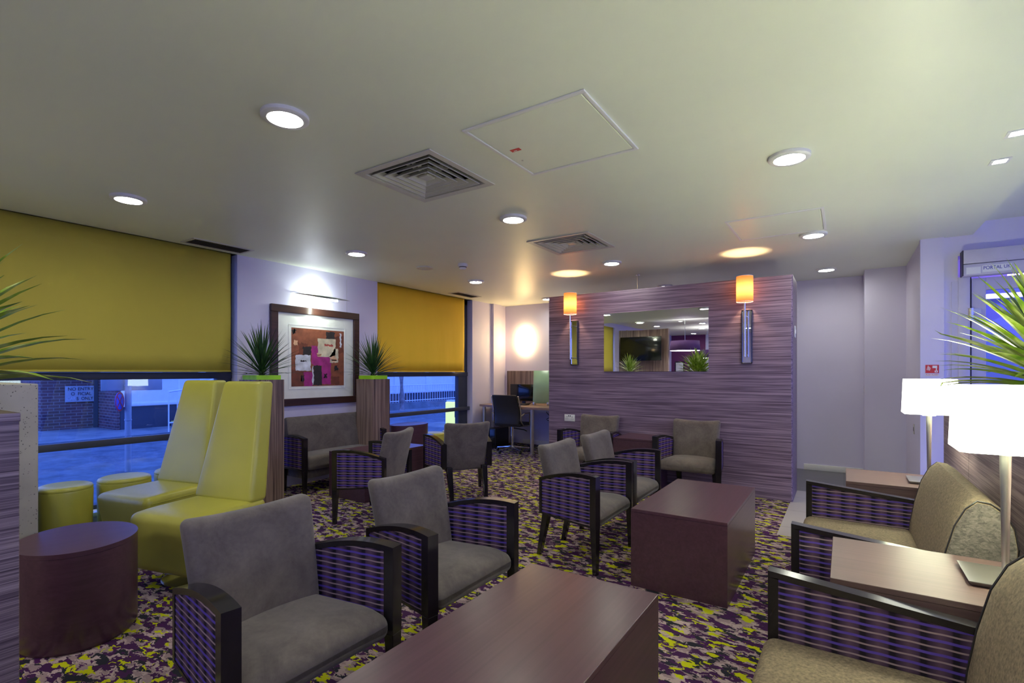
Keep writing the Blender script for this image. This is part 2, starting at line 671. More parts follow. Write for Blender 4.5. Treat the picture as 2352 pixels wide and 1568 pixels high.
Y1A, Y1B, Y2A, Y2B = -1.7, 2.806, 4.70, 6.796     # window openings
bm = bmesh.new()
for y0, y1 in ((Y1B, Y2A), (Y2B, 8.2), (-2.6, Y1A), (-8, -5.2)):
    box(bm, XW - 0.3, XW, y0, y1, 0, 2.64)
for y0, y1 in ((Y1A, Y1B), (Y2A, Y2B), (-5.2, -2.6)):
    box(bm, XW - 0.3, XW, y0, y1, 0, 0.10)
    box(bm, XW - 0.3, XW, y0, y1, 2.53, 2.64)
box(bm, XW, XW + 0.05, 7.35, 7.60, 0, ZC)
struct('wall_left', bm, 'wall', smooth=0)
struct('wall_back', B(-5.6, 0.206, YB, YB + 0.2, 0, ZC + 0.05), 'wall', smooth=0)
bm = bmesh.new()
box(bm, 0.206, 0.66, 7.36, 8.0, 0, ZC + 0.05)
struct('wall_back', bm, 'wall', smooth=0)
bm = bmesh.new()
box(bm, 0.60, 0.80, 6.05, 7.4, 0, ZC + 0.05)
box(bm, 0.59, 0.76, 5.98, 6.05, 0, ZC + 0.05)
box(bm, 0.76, 0.86, 6.02, 6.2, 0, 2.64)
box(bm, 0.86, 3.2, 6.02, 6.2, 2.35, 2.64)
box(bm, 1.96, 3.2, 6.02, 6.2, 0, 2.64)
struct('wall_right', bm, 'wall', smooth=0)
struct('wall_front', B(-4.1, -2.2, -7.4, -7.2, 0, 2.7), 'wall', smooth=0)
bm = bmesh.new()
box(bm, -0.45, 0.206, YB - 0.016, YB, 0, 0.075, 0.003)
box(bm, -4.9, -3.3, YB - 0.016, YB, 0, 0.075, 0.003)
struct('baseboard_back', bm, 'white')
struct('baseboard_back', B(0.206, 0.60, 7.344, 7.36, 0, 0.075, bevel=0.003), 'white')


# windows: frame, glass pane, rail
def window(i, y0, y1, far):
    xg = XW - 0.16
    root = struct('window_%d' % i, B(xg - 0.03, xg + 0.05, far, y1, 0.10, 2.53, bevel=0.004), 'frame')
    bm = bmesh.new()
    box(bm, xg - 0.03, xg + 0.05, y0, y0 + 0.08, 0.10, 2.53)
    box(bm, xg - 0.03, xg + 0.05, y0, y1, 0.10, 0.15)
    box(bm, xg - 0.03, xg + 0.05, y0, y1, 2.45, 2.53)
    box(bm, xg - 0.02, xg + 0.06, y0, y1, 1.235, 1.30, 0.003)
    link('window_frame', bm, 'frame', root)
    link('pane', B(xg - 0.004, xg - 0.003, y0, y1, 0.12, 2.5), 'glass', root, 0)
    link('guard_rail', B(xg + 0.055, xg + 0.105, y0, y1, 0.655, 0.715, bevel=0.005), 'frame', root)
    link('sill', B(xg - 0.1, XW + 0.02, y0, y1, 0.08, 0.115, bevel=0.004), 'white', root)


window(1, Y1A, Y1B, 2.66)
window(2, Y2A, Y2B, 6.56)
window(3, -5.2, -2.6, -2.7)


def blind(label, y0, y1, m, zb=1.302):
    root = thing('roller_blind', label, 'blind', (XW - 0.02, (y0 + y1) / 2, zb), 0, 'roller blinds')
    h = (y1 - y0) / 2
    bm = bmesh.new()
    n = 40
    rows = []
    for k in range(9):
        z = 0.012 + (2.529 - zb - 0.012) * k / 8
        rows.append([(bm.verts.new((0.004 * math.sin(i * 0.9) * (1 - k / 8) + 0.003 * math.sin(i * 2.3 + k), -h + 2 * h * i / n, z))) for i in range(n + 1)])
    for a, b in zip(rows, rows[1:]):
        for i in range(n):
            bm.faces.new((a[i], a[i + 1], b[i + 1], b[i]))
    o = link('cloth', bm, m, root)
    md = o.modifiers.new('thickness', 'SOLIDIFY')
    md.thickness = 0.003
    link('bottom_bar', B(-0.009, 0.012, -h, h, 0, 0.018, bevel=0.004), m, root)
    return root


blind('wide lime roller blind over the window beside the lime high-back chairs', -1.64, 2.748, 'blind_lime')
blind('narrower gold roller blind over the window right of the framed picture', Y2A + 0.005, 6.60, 'blind_gold')
blind('lime roller blind on the street wall behind the photographer, seen in the mirror', -5.15, -2.65, 'blind_lime', 1.0)

# partition wall clad in laminate, right end rounded
bm = bmesh.new()
poly = [(-3.218, YP), (-0.448, YP)]
for k in range(1, 9):
    a = PI / 2 * k / 8
    poly.append((-0.448 + 0.02 * math.sin(a), YP + 0.45 + 0.25 * math.sin(a) if False else YP + 0.02 - 0.02 * math.cos(a)))
for k in range(1, 9):
    a = PI / 2 * k / 8
    poly.append((-0.428 - 0.22 * (1 - math.cos(a)), YP + 0.55 + 0.22 * math.sin(a)))
poly += [(-3.218, YP + 0.77)]
prism(bm, poly, lambda p: (p[0], p[1], 0), lambda p: (p[0], p[1], 2.28))
struct('wall_partition', bm, 'zebra', smooth=30)

# back-room alcove wall: plum wall and pale walls that only the mirror shows
struct('wall_front', B(-5.6, -4.1, -7.35, -7.2, 0, 2.7), 'purple_wall', smooth=0)
struct('wall_front', B(-2.2, 3.2, -7.4, -7.2, 0, 2.7), 'wall', smooth=0)


# ------------------------------------------------------------------ armchairs
def arm_point(s, off):
    """maps (t,z) of an arm outline to chair space; t runs 0 (rear) to 1 (front)"""
    p0 = Vector((-0.205, s * 0.222, 0))
    p1 = Vector((0.25, s * 0.290, 0))
    d = (p1 - p0).normalized()
    nrm = Vector((-d.y, d.x, 0)) * s
    L = (p1 - p0).length

    def f(p):
        q = p0 + d * (p[0] * L) + nrm * off
        return (q.x, q.y, p[1])
    return f


def crest(t):
    return 0.565 + 0.072 * math.sin(PI * (0.02 + 0.62 * t)) if t < 0.8 else 0.565 + 0.072 * math.sin(PI * (0.02 + 0.62 * t))


NT_ = 14
TS = [i / NT_ for i in range(NT_ + 1)]


def bottom(t):
    return 0.325 - 0.025 * t


def arm_frame(s):
    bm = bmesh.new()
    f0, f1 = arm_point(s, -0.002), arm_point(s, 0.052)
    top = [(t, crest(t)) for t in TS]
    strip(bm, [(t, z - 0.022) for t, z in top], top, f0, f1)
    post = [(0.905, bottom(0.9) - 0.004), (1.0, bottom(1) - 0.004), (1.0, crest(1) - 0.0221), (0.905, crest(0.905) - 0.0221)]
    prism(bm, post, f0, f1)
    prism(bm, [(0.0, bottom(0) - 0.004), (0.05, bottom(0) - 0.004), (0.05, crest(0.05) - 0.0221), (0.0, crest(0) - 0.0221)], f0, f1)
    strip(bm, [(t, bottom(t) - 0.004) for t in (0.05, 0.905)], [(t, bottom(t) + 0.008) for t in (0.05, 0.905)], f0, f1)
    return bm


def arm_panel(s):
    bm = bmesh.new()
    ts = [0.05 + 0.855 * i / 12 for i in range(13)]
    strip(bm, [(t, bottom(t) + 0.008) for t in ts], [(t, crest(t) - 0.0222) for t in ts], arm_point(s, 0.001), arm_point(s, 0.049))
    return bm


def front_leg(s):
    bm = bmesh.new()
    f0, f1 = arm_point(s, -0.002), arm_point(s, 0.052)
    g0, g1 = arm_point(s, 0.012), arm_point(s, 0.044)
    zt = bottom(0.95) - 0.004
    a, b = 0.905, 1.0
    hexa(bm, [g0((a + 0.03, 0)), g0((b, 0)), g1((b, 0)), g1((a + 0.03, 0)), f0((a, zt)), f0((b, zt)), f1((b, zt)), f1((a, zt))], 0.002, 1)
    return bm


def rear_leg(s):
    bm = bmesh.new()
    y0, y1 = s * 0.165, s * 0.205
    hexa(bm, [(-0.275, y0, 0), (-0.247, y0, 0), (-0.247, y1, 0), (-0.275, y1, 0), (-0.215, y0 * 0.98, 0.33), (-0.165, y0 * 0.98, 0.33), (-0.165, y1 * 1.08, 0.33), (-0.215, y1 * 1.08, 0.33)], 0.003, 1)
    return bm


def back_deform(p):
    z = p.z + 0.535                       # 0.28 .. 0.79
    u = (z - 0.28) / 0.51
    x = p.x - 0.125 - 0.095 * u - 0.02 * u * u
    x += 0.35 * p.y * p.y * (0.5 + u * 0.5)
    y = p.y * (0.93 + 0.10 * u)
    z = z - 0.016 * (1 - (p.y / 0.225) ** 2) * max(0, (u - 0.5) * 2)
    return Vector((x, y, z))


def seat_deform(p):
    u = (p.x + 0.20) / 0.40
    y = p.y * (0.80 + 0.25 * u)
    z = p.z + 0.345 + (0.012 * (1 - (p.y / 0.27) ** 2) if p.z > 0 else 0)
    if p.z > 0 and u > 0.7:
        z -= 0.03 * ((u - 0.7) / 0.3) ** 2
    return Vector((p.x + 0.045, y, z))


def make_armchair(label):
    r = thing('armchair', label, 'armchair', (0, 0, 0), 0, 'taupe tub armchairs with striped arms')
    link('seat', rounded(0.205, 0.27, 0.055, 0.035, 4, 8, seat_deform), 'suede', r, 60)
    link('backrest', rounded(0.04, 0.240, 0.255, 0.034, 4, 10, back_deform), 'suede', r, 60)
    for s in (-1, 1):
        link('arm_frame', arm_frame(s), 'black_wood', r)['label'] = 'black lacquered arm frame'
        link('arm_panel', arm_panel(s), 'panel', r)['label'] = 'purple striped fabric arm panel'
        link('leg', front_leg(s), 'black_wood', r)
        link('leg', rear_leg(s), 'black_wood', r)
    return r


A0 = make_armchair('taupe armchair nearest the camera, in front of the lime high-back chairs')
A0.location = (-1.685, 1.06, 0)
dup(A0, (-1.655, 1.86, 0), 0, 'taupe armchair second from the camera, beside the far end of the nearest coffee table')
dup(A0, (-1.56, 3.30, 0), 0, 'nearer of two side-by-side taupe armchairs facing the middle coffee table')
dup(A0, (-1.56, 3.99, 0), 0, 'farther of two side-by-side taupe armchairs facing the middle coffee table')
dup(A0, (-3.53, 3.13, 0), math.radians(200), 'taupe armchair seen from behind, facing the settee under the framed picture')
dup(A0, (-3.42, 4.18, 0), math.radians(149), 'taupe armchair seen from behind near the gold blind window, turned towards the street')
dup(A0, (-2.46, 5.44, 0), -PI / 2, 'taupe armchair against the wood partition under the left sconce and socket')
dup(A0, (-1.335, 5.44, 0), -PI / 2, 'taupe armchair against the wood partition below the right end of the mirror')


# ------------------------------------------------------------------ box tables
def table(label, x0, x1, y0, y1, z, m='table', name='coffee_table', cat='coffee table', group='dark wood block tables'):
    cx, cy = (x0 + x1) / 2, (y0 + y1) / 2
    r = thing(name, label, cat, (cx, cy, 0), 0, group)
    hx, hy = (x1 - x0) / 2, (y1 - y0) / 2
    link('top', B(-hx, hx, -hy, hy, z - 0.02, z, bevel=0.0015, seg=1), m, r)
    bm = bmesh.new()
    for a in ((-hx, hx, -hy, -hy + 0.03), (-hx, hx, hy - 0.03, hy), (-hx, -hx + 0.03, -hy + 0.03, hy - 0.03), (hx - 0.03, hx, -hy + 0.03, hy - 0.03)):
        box(bm, a[0], a[1], a[2], a[3], 0, z - 0.0205)
    link('base', bm, m, r, 0)
    return r


table('low dark wood block coffee table nearest the camera, bottom centre', -1.135, -0.58, 0.84, 1.873, 0.47)
table('low dark wood block coffee table in the middle beside the pair of armchairs', -1.085, -0.535, 2.96, 3.99, 0.47)
table('low dark wood block table between the settee under the picture and two armchairs', -4.53, -3.97, 3.36, 4.25, 0.47)
table('dark wood cube side table between two armchairs at the partition', -2.118, -1.678, 5.22, 5.74, 0.585, name='side_table', cat='side table')
table('dark wood console carrying the nearer table lamp between the two right settees', -0.04, 0.51, 2.03, 2.545, 0.60, 'console', 'side_table', 'side table', 'lamp consoles')
table('dark wood console carrying the farther table lamp, beyond the right settees', 0.01, 0.51, 3.89, 4.41, 0.60, 'console', 'side_table', 'side table', 'lamp consoles')

table('added dark wood console at the near end of the closest right settee, outside the frame', -0.04, 0.51, 0.2, 0.71, 0.60, 'console', 'side_table', 'side table', 'lamp consoles')  # unseen console, added to carry the extra lamp that brightens the ceiling


def oval(label, x, y, a, b, z, rz):
    r = thing('oval_table', label, 'side table', (x, y, 0), rz, 'oval drum tables')
    bm = bmesh.new()
    lathe(bm, [(0, z), (1, z), (1, z - 0.022), (0.97, z - 0.0225), (0, z - 0.0225)], n=64, sx=a, sy=b)
    link('top', bm, 'table', r, 40)
    bm = bmesh.new()
    lathe(bm, [(0, z - 0.023), (1, z - 0.023), (1, 0.02), (0.95, 0.0), (0, 0)], n=64, sx=a * 0.997, sy=b * 0.997)
    link('drum', bm, 'table', r, 40)
    return r


oval('dark oval drum table at left edge in front of the lime chairs', -3.227, 0.91, 0.285, 0.243, 0.47, math.radians(-13.5))
oval('dark oval drum table under the gold blind window behind armchairs', -4.93, 4.93, 0.20, 0.30, 0.60, 0)
oval('dark oval drum table mostly hidden behind the stone planter at left', -4.98, 0.92, 0.20, 0.24, 0.47, 0)


# ------------------------------------------------------------------ lime stools and high-back chairs
def make_stool(label, x, y, r0=0.175, z=0.43):
    r = thing('stool', label, 'stool', (x, y, 0), 0, 'lime drum stools')
    bm = bmesh.new()
    lathe(bm, [(0, z), (r0 * 0.6, z), (r0 - 0.03, z - 0.003), (r0 - 0.008, z - 0.012), (r0, z - 0.03), (r0 - 0.003, z - 0.038)], n=40)
    link('seat', bm, 'lime', r, 50)
    bm = bmesh.new()
    lathe(bm, [(r0 - 0.003, z - 0.038), (r0, z - 0.05), (r0 * 0.97, 0.1), (r0 * 0.96, 0.02), (r0 * 0.93, 0.02), (0, 0.02)], n=40)
    link('drum', bm, 'lime', r, 50)
    bm = bmesh.new()
    lathe(bm, [(0, 0.02), (r0 * 0.85, 0.02), (r0 * 0.85, 0), (0, 0)], n=32)
    link('foot', bm, 'black', r, 50)
    return r


make_stool('lime leather drum stool nearest the stone planter by the left window', -5.06, 1.345)
make_stool('middle lime leather drum stool by the left window, partly behind a high-back chair', -5.07, 1.74, 0.185)
make_stool('lime leather drum stool by the left window farthest from the stone planter, mostly hidden', -5.09, 2.15)
make_stool('lime drum stool under the gold blind window beside the oval table', -4.98, 5.45)
make_stool('lime drum stool under the gold blind window farther from the oval table', -4.93, 5.86)


def tall_chair(label, x, y, rz):
    r = thing('high_back_chair', label, 'chair', (x, y, 0), rz, 'lime high-back chairs')

    def seat_d(p):                       # local +x is forward
        z = p.z + 0.27
        u = (z - 0.09) / 0.36
        x = p.x
        if p.x > 0:
            x = p.x * (0.93 + 0.07 * u - 0.10 * math.sin(PI * min(1, u * 1.1)) * (1 - u))
        y = p.y * (0.94 + 0.06 * u)
        if p.z > 0 and p.x > 0.1:
            z -= 0.012 * ((p.x - 0.1) / 0.18) ** 2
        return Vector((x, y, z))
    o = link('seat', rounded(0.285, 0.265, 0.18, 0.045, 4, 8, seat_d), 'lime', r, 60)
    for s in (-1, 1):
        bm = bmesh.new()
        tube(bm, [(-0.25 + 0.5 * i / 10, s * 0.2655, 0.405 - 0.006 * i / 10) for i in range(11)], 0.0022, 5)
        link('seam', bm, 'lime', o)

    def back_d(p):
        u = (p.z + 0.4) / 0.8
        k = 1.0 - 0.34 * u
        x = p.x * (1 - 0.15 * u) - 0.215 - 0.16 * u
        return Vector((x, p.y * k, p.z + 0.835))
    link('backrest', rounded(0.07, 0.26, 0.40, 0.03, 4, 8, back_d), 'lime', r, 60)
    bm = bmesh.new()
    lathe(bm, [(0, 0.018), (0.10, 0.018), (0.16, 0.014), (0.205, 0.010), (0.215, 0.006), (0.215, 0), (0, 0)], n=48)
    link('base_plate', bm, 'chrome', r, 40)
    bm = bmesh.new()
    lathe(bm, [(0.035, 0.017), (0.035, 0.1)], n=20)
    link('stem', bm, 'chrome', r, 40)
    return r


tall_chair('lime leather high-back chair in front, behind the nearest armchair', -3.46, 1.60, math.radians(-76))
tall_chair('lime leather high-back chair closer to the window, behind the other one', -4.25, 1.68, math.radians(-76))


# ------------------------------------------------------------------ settees
def settee(label, loc, rz, W, m='chenille', straight=True, back_z=0.80, vel=True):
    """faces +x locally; front at x=0"""
    r = thing('settee', label, 'settee', loc, rz, 'two-seat settees with striped arms')
    prof = [(-0.50, 0.42), (-0.47, 0.43), (-0.53, 0.55), (-0.555, 0.64), (-0.60, 0.74)]
    # back profile (x,z), closed
    P = [(-0.50, 0.30), (-0.515, 0.44), (-0.535, 0.56), (-0.565, 0.68), (-0.60, 0.755), (-0.635, 0.79), (-0.675, 0.785), (-0.715, 0.755), (-0.745, 0.70), (-0.757, 0.62), (-0.75, 0.5), (-0.73, 0.30)]
    k = (back_z - 0.3) / 0.49
    if not straight:
        P = [(-0.30, 0.28), (-0.315, 0.42), (-0.34, 0.56), (-0.37, 0.68), (-0.385, 0.765), (-0.405, 0.79), (-0.44, 0.785), (-0.455, 0.70), (-0.45, 0.5), (-0.44, 0.28)]
    P = [(x, 0.3 + (z - 0.3) * k) for x, z in P]
    hw = W / 2 - 0.055
    bm = bmesh.new()
    ny = 16
    n = len(P)
    rings = []
    ys = [-hw, -hw + 0.006, -hw + 0.02] + [-hw + 0.02 + (2 * hw - 0.04) * i / ny for i in range(1, ny)] + [hw - 0.02, hw - 0.006, hw]
    cx = sum(p[0] for p in P) / n
    cz = sum(p[1] for p in P) / n
    for y in ys:
        e = min(hw - y, y + hw)
        s = 1 - 0.07 * max(0, 1 - e / 0.02) ** 2
        rings.append([bm.verts.new((cx + (x - cx) * s, y, cz + (z - cz) * s)) for x, z in P])
    for a, b in zip(rings, rings[1:]):
        for i in range(n):
            j = (i + 1) % n
            bm.faces.new((a[i], a[j], b[j], b[i]))
    for q in (rings[0], rings[-1]):
        f = bm.faces.new(q)
        f.material_index = 1
    o = link('backrest', bm, [m, 'velvet' if vel else m], r, 50)
    if vel:
        for s in (-1, 1):
            bm = bmesh.new()
            tube(bm, [(cx + (x - cx) * 0.975, s * hw, cz + (z - cz) * 0.975) for x, z in P], 0.003, 6)
            link('piping', bm, 'black_leather', o)
    D = 0.50 if straight else 0.31
    ztop, zb = (0.405, 0.27) if straight else (0.40, 0.25)

    def sd(p):
        z = p.z + (ztop + zb) / 2
        if p.z > 0:
            z += 0.012 * (1 - (p.y / hw) ** 2)
        return Vector((p.x - D / 2 - 0.01, p.y, z))
    link('seat', rounded(D / 2 + 0.02, hw + 0.0, (ztop - zb) / 2, 0.045, 4, 8, sd), m, r, 60)
    link('seat_base', B(-D - 0.12, -0.06, -hw, hw, zb - 0.09, zb - 0.002, bevel=0.01), m, r)
    for s in (-1, 1):
        y0, y1 = s * (W / 2 - 0.052), s * W / 2
        f0 = lambda p, y=y0: (p[0], y, p[1])
        f1 = lambda p, y=y1: (p[0], y, p[1])
        xr = -0.60 if straight else -0.40
        ts = [i / 10 for i in range(11)]
        if straight:
            top = [(xr * t, 0.615 - 0.055 * t) for t in ts]
        else:
            top = [(xr * t, 0.597 + 0.03 * math.sin(PI * t * 0.9)) for t in ts]
        bot = [(xr * t, 0.255) for t in ts]
        fr = bmesh.new()
        strip(fr, [(x, z - 0.022) for x, z in top], top, f0, f1)
        prism(fr, [(0, bot[0][1]), (-0.032, bot[0][1]), (-0.032, top[0][1] - 0.0221), (0, top[0][1] - 0.0221)], f0, f1)
        prism(fr, [(xr + 0.03, 0.255), (xr, 0.255), (xr, top[-1][1] - 0.0221), (xr + 0.03, top[-1][1] - 0.0221)], f0, f1)
        strip(fr, [(-0.032, 0.255), (xr + 0.03, 0.255)], [(-0.032, 0.272), (xr + 0.03, 0.272)], f0, f1)
        link('arm_frame', fr, 'black_wood', r)['label'] = 'black lacquered arm frame'
        g0 = lambda p, y=y0: (p[0], y + s * 0.003, p[1])
        g1 = lambda p, y=y1: (p[0], y - s * 0.004, p[1])
        pn = bmesh.new()
        xs = [-0.032 + (xr + 0.062) * t for t in ts]
        strip(pn, [(x, 0.272) for x in xs], [(x, (0.615 + 0.055 * x / 0.60 if straight else 0.597 + 0.03 * math.sin(PI * (x / xr) * 0.9)) - 0.0222) for x in xs], g0, g1)
        link('arm_panel', pn, 'panel', r)['label'] = 'purple striped fabric arm panel'
        for xl in (0.0, xr + 0.035):
            lb = bmesh.new()
            ya, yb = min(y0, y1), max(y0, y1)
            hexa(lb, [(xl - 0.03, ya + 0.008, 0), (xl - 0.004, ya + 0.008, 0), (xl - 0.004, yb - 0.008, 0), (xl - 0.03, yb - 0.008, 0), (xl - 0.035, ya, 0.254), (xl, ya, 0.254), (xl, yb, 0.254), (xl - 0.035, yb, 0.254)], 0.002, 1)
            link('leg', lb, 'black_wood', r)
    return r


settee('brown settee on the right between the two lamp consoles', (-0.20, 3.16, 0), PI, 1.13)
settee('brown settee nearest the camera at the bottom right corner', (-0.22, 1.40, 0), PI, 1.18)
settee('taupe settee against the street wall under the framed picture', (-4.74, 3.775, 0), 0, 1.15, 'suede', False, 0.80, False)


# ------------------------------------------------------------------ plants
def foliage(n, L, wid, elev_lo, elev_hi, seed, droop=0.25, xmin=-9, zmin=-9):
    rnd = random.Random(seed)
    bm = bmesh.new()
    for i in range(n):
        az = i * 2.39996 + rnd.uniform(-0.25, 0.25)
        u = (i + 0.5) / n
        el = elev_lo + (elev_hi - elev_lo) * u ** 0.75 + rnd.uniform(-0.08, 0.08)
        l = L * rnd.uniform(0.78, 1.05)
        wd = wid * rnd.uniform(0.8, 1.15)
        h = Vector((math.cos(az), math.sin(az), 0))
        side = Vector((-math.sin(az), math.cos(az), 0))
        p = Vector((0, 0, 0.02 + 0.10 * u)) + h * 0.012
        K = 7
        rows = []
        e = el
        for k in range(K + 1):
            s = k / K
            d = h * math.cos(e) + Vector((0, 0, 1)) * math.sin(e)
            nrm = side.cross(d).normalized()
            ww = wd * (0.55 + 0.9 * s if s < 0.35 else 0.865 * (1 - ((s - 0.35) / 0.65) ** 1.6)) + 0.0006
            rows.append([bm.verts.new(p + side * ww - nrm * ww * 0.35), bm.verts.new(p), bm.verts.new(p - side * ww - nrm * ww * 0.35)])
            p = p + d * (l / K)
            if p.x < xmin:
                p.x = xmin + 0.02 * rnd.random()
            if p.z < zmin:
                p.z = zmin + 0.01 * rnd.random()
            e -= droop * s * (1.2 - u) * 0.55
        for a, b in zip(rows, rows[1:]):
            bm.faces.new((a[0], a[1], b[1], b[0]))
            bm.faces.new((a[1], a[2], b[2], b[1]))
    return bm


def plant(label, loc, n, L, wid, leaf, seed, lo=0.05, hi=1.5, droop=0.25, xmin=-9, zmin=-9):
    r = thing('spiky_plant', label, 'plant', loc, 0, 'spiky potted plants')
    link('foliage', foliage(n, L, wid, lo, hi, seed, droop, xmin, zmin), leaf, r, 0)
    bm = bmesh.new()
    lathe(bm, [(0.03, 0.0), (0.024, 0.06), (0.0, 0.1)], n=12)
    link('stem', bm, 'leaf_dark', r)
    return r


def planter_column(label, x0, x1, y0, y1, ztop):
    r = thing('planter_column', label, 'planter', ((x0 + x1) / 2, (y0 + y1) / 2, 0), 0, 'tall wood planter columns')
    hx, hy = (x1 - x0) / 2, (y1 - y0) / 2
    bm = bmesh.new()
    for a in ((-hx, hx, -hy, -hy + 0.02), (-hx, hx, hy - 0.02, hy), (-hx, -hx + 0.02, -hy + 0.02, hy - 0.02), (hx - 0.02, hx, -hy + 0.02, hy - 0.02)):
        box(bm, a[0], a[1], a[2], a[3], 0, ztop)
    link('column', bm, 'zebra_v', r, 0)
    bm = bmesh.new()
    t = 0.014
    k = 0.022
    for a in ((-hx + k, hx - k, -hy + k, -hy + k + t), (-hx + k, hx - k, hy - k - t, hy - k), (-hx + k, -hx + k + t, -hy + k + t, hy - k - t), (hx - k - t, hx - k, -hy + k + t, hy - k - t)):
        box(bm, a[0], a[1], a[2], a[3], ztop - 0.2, ztop + 0.045)
    link('liner_box', bm, 'lime_box', r, 0)['label'] = 'bright lime planter box'
    link('soil', B(-hx + k + t, hx - k - t, -hy + k + t, hy - k - t, ztop - 0.05, ztop + 0.01), 'black', r)
    return r


planter_column('tall wood planter column left of the framed picture, behind the lime chairs', -5.1, -4.8, 2.72, 3.02, 1.225)
planter_column('tall wood planter column right of the framed picture', -5.1, -4.8, 4.18, 4.46, 1.215)
plant('dark spiky plant on the column left of the framed picture', (-4.95, 2.87, 1.245), 95, 0.46, 0.011, 'leaf_dark', 3, -0.05, 1.5, 0.25, -0.30, 0.03)
plant('dark spiky plant on the column right of the framed picture', (-4.95, 4.32, 1.235), 95, 0.45, 0.011, 'leaf_dark', 5, -0.02, 1.45, 0.25, -0.30, 0.03)

# low clad dividers carrying plants
r = thing('planter_divider', 'low wood-clad planter wall behind the right settees', 'planter', (0.80, 1.6, 0))
link('panel', B(-0.18, -0.15, -3.0, 3.3, 0, 1.18), 'zebra_y', r, 0)
bm = bmesh.new()
box(bm, -0.15, 0.18, -3.0, 3.3, 0, 1.10)
link('core', bm, 'zebra_y', r, 0)
bm = bmesh.new()
for y in (-1.35, -0.1, 1.15, 2.4):
    box(bm, -0.1805, -0.1800, y - 0.0015, y + 0.0015, 0, 1.18)
link('panel_joint', bm, 'black', r, 0)
link('liner_box', B(-0.12, 0.15, -2.9, 3.2, 1.10, 1.17), 'lime_box', r, 0)
plant('big pale green spiky plant on the right planter wall above the table lamps', (0.80, 3.15, 1.20), 150, 0.54, 0.032, 'leaf_light', 11, 0.05, 1.45, 0.3, -0.45, 0.02)

r = thing('planter_divider', 'wood-clad planter wall at the left edge nearest the camera', 'planter', (-2.6, -0.5, 0))
link('panel', B(0.27, 0.30, -1.0, 0.995, 0, 1.155, bevel=0.002, seg=1), 'zebra_y', r, 0)
link('core', B(-0.25, 0.27, -1.0, 0.985, 0, 1.10), 'zebra_y', r, 0)
link('rim', B(-0.27, 0.302, -1.0, 0.998, 1.135, 1.165, bevel=0.003), 'zebra_y', r, 0)
plant('pale green spiky plant at the left edge on the planter wall', (-2.62, 0.27, 1.20), 90, 0.54, 0.040, 'leaf_light', 21, 0.05, 1.4, 0.35, -9, 0.01)
r = thing('stone_planter', 'speckled pale stone planter block at left behind the oval table', 'planter', (-3.95, 0.2, 0))
link('block', B(-0.45, 0.45, -1.0, 0.625, 0, 1.24, bevel=0.004, seg=1), 'stone', r, 0)
plant('pale green spiky plant on the stone planter, seen in the mirror', (-4.2, 0.1, 1.255), 60, 0.40, 0.018, 'leaf_light', 22, 0.1, 1.4)


# ------------------------------------------------------------------ table lamps
def table_lamp(label, x, y, z0, rz=0.0):
    r = thing('table_lamp', label, 'table lamp', (x, y, z0), rz, 'white-shaded table lamps')
    bm = bmesh.new()
    hexa(bm, [(-0.10, -0.10, 0), (0.10, -0.10, 0), (0.10, 0.10, 0), (-0.10, 0.10, 0), (-0.11, -0.11, 0.016), (0.11, -0.11, 0.016), (0.11, 0.11, 0.016), (-0.11, 0.11, 0.016)], 0.0015, 1)
    link('base', bm, 'steel', r, 0)
    bm = bmesh.new()
    lathe(bm, [(0.018, 0.016), (0.018, 0.020), (0.0095, 0.021), (0.0115, 0.2), (0.0155, 0.425)], n=20)
    link('pole', bm, 'steel', r)
    bm = bmesh.new()
    lathe(bm, [(0, 0.436), (0.034, 0.436), (0.034, 0.424), (0, 0.424)], n=24)
    link('shade_plate', bm, 'white', r)
    h, c = 0.128, 0.022
    oc = [(h, -h + c), (h, h - c), (h - c, h), (-h + c, h), (-h, h - c), (-h, -h + c), (-h + c, -h), (h - c, -h)]
    bm = bmesh.new()
    a = [bm.verts.new((p[0] * 1.03, p[1] * 1.03, 0.437)) for p in oc]
    b = [bm.verts.new((p[0] * 0.97, p[1] * 0.97, 0.655)) for p in oc]
    for i in range(8):
        j = (i + 1) % 8
        bm.faces.new((a[i], a[j], b[j], b[i]))
    o = link('lamp_shade', bm, 'shade_white', r, 0)
    md = o.modifiers.new('thickness', 'SOLIDIFY')
    md.thickness = 0.002
    md.offset = -1
    bm = bmesh.new()
    lathe(bm, [(0, 0.555), (0.02, 0.55), (0.03, 0.525), (0.02, 0.49), (0.013, 0.436), (0, 0.436)], n=16)
    link('bulb', bm, 'white', r, 60)
    li = bpy.data.lights.new('table_lamp_light', 'POINT')
    li.energy = P_TABLE
    li.color = (0.98, 1.0, 0.80)
    li.shadow_soft_size = 0.05
    lo = bpy.data.objects.new('table_lamp_light', li)
    C.objects.link(lo)
    lo.parent = r
    lo.location = (0, 0, 0.61)
    return r


table_lamp('large white-shaded table lamp on the nearer console at right', 0.45, 2.31, 0.601)
table_lamp('smaller looking white-shaded table lamp on the farther console', 0.45, 4.12, 0.601)

table_lamp('added white-shaded table lamp on the console at the near end of the closest settee', 0.45, 0.45, 0.601)  # unseen lamp, added to throw more light on the near ceiling

# ------------------------------------------------------------------ partition fittings
r = thing('wall_mirror', 'wide frameless mirror on the wood partition between two sconces', 'mirror', (-1.837, YP, 1.31))
link('glass', B(-0.608, 0.608, -0.012, -0.002, 0.0, 0.703), 'mirror', r, 0)
link('backing', B(-0.59, 0.59, -0.002, -0.0, 0.02, 0.68), 'black', r, 0)


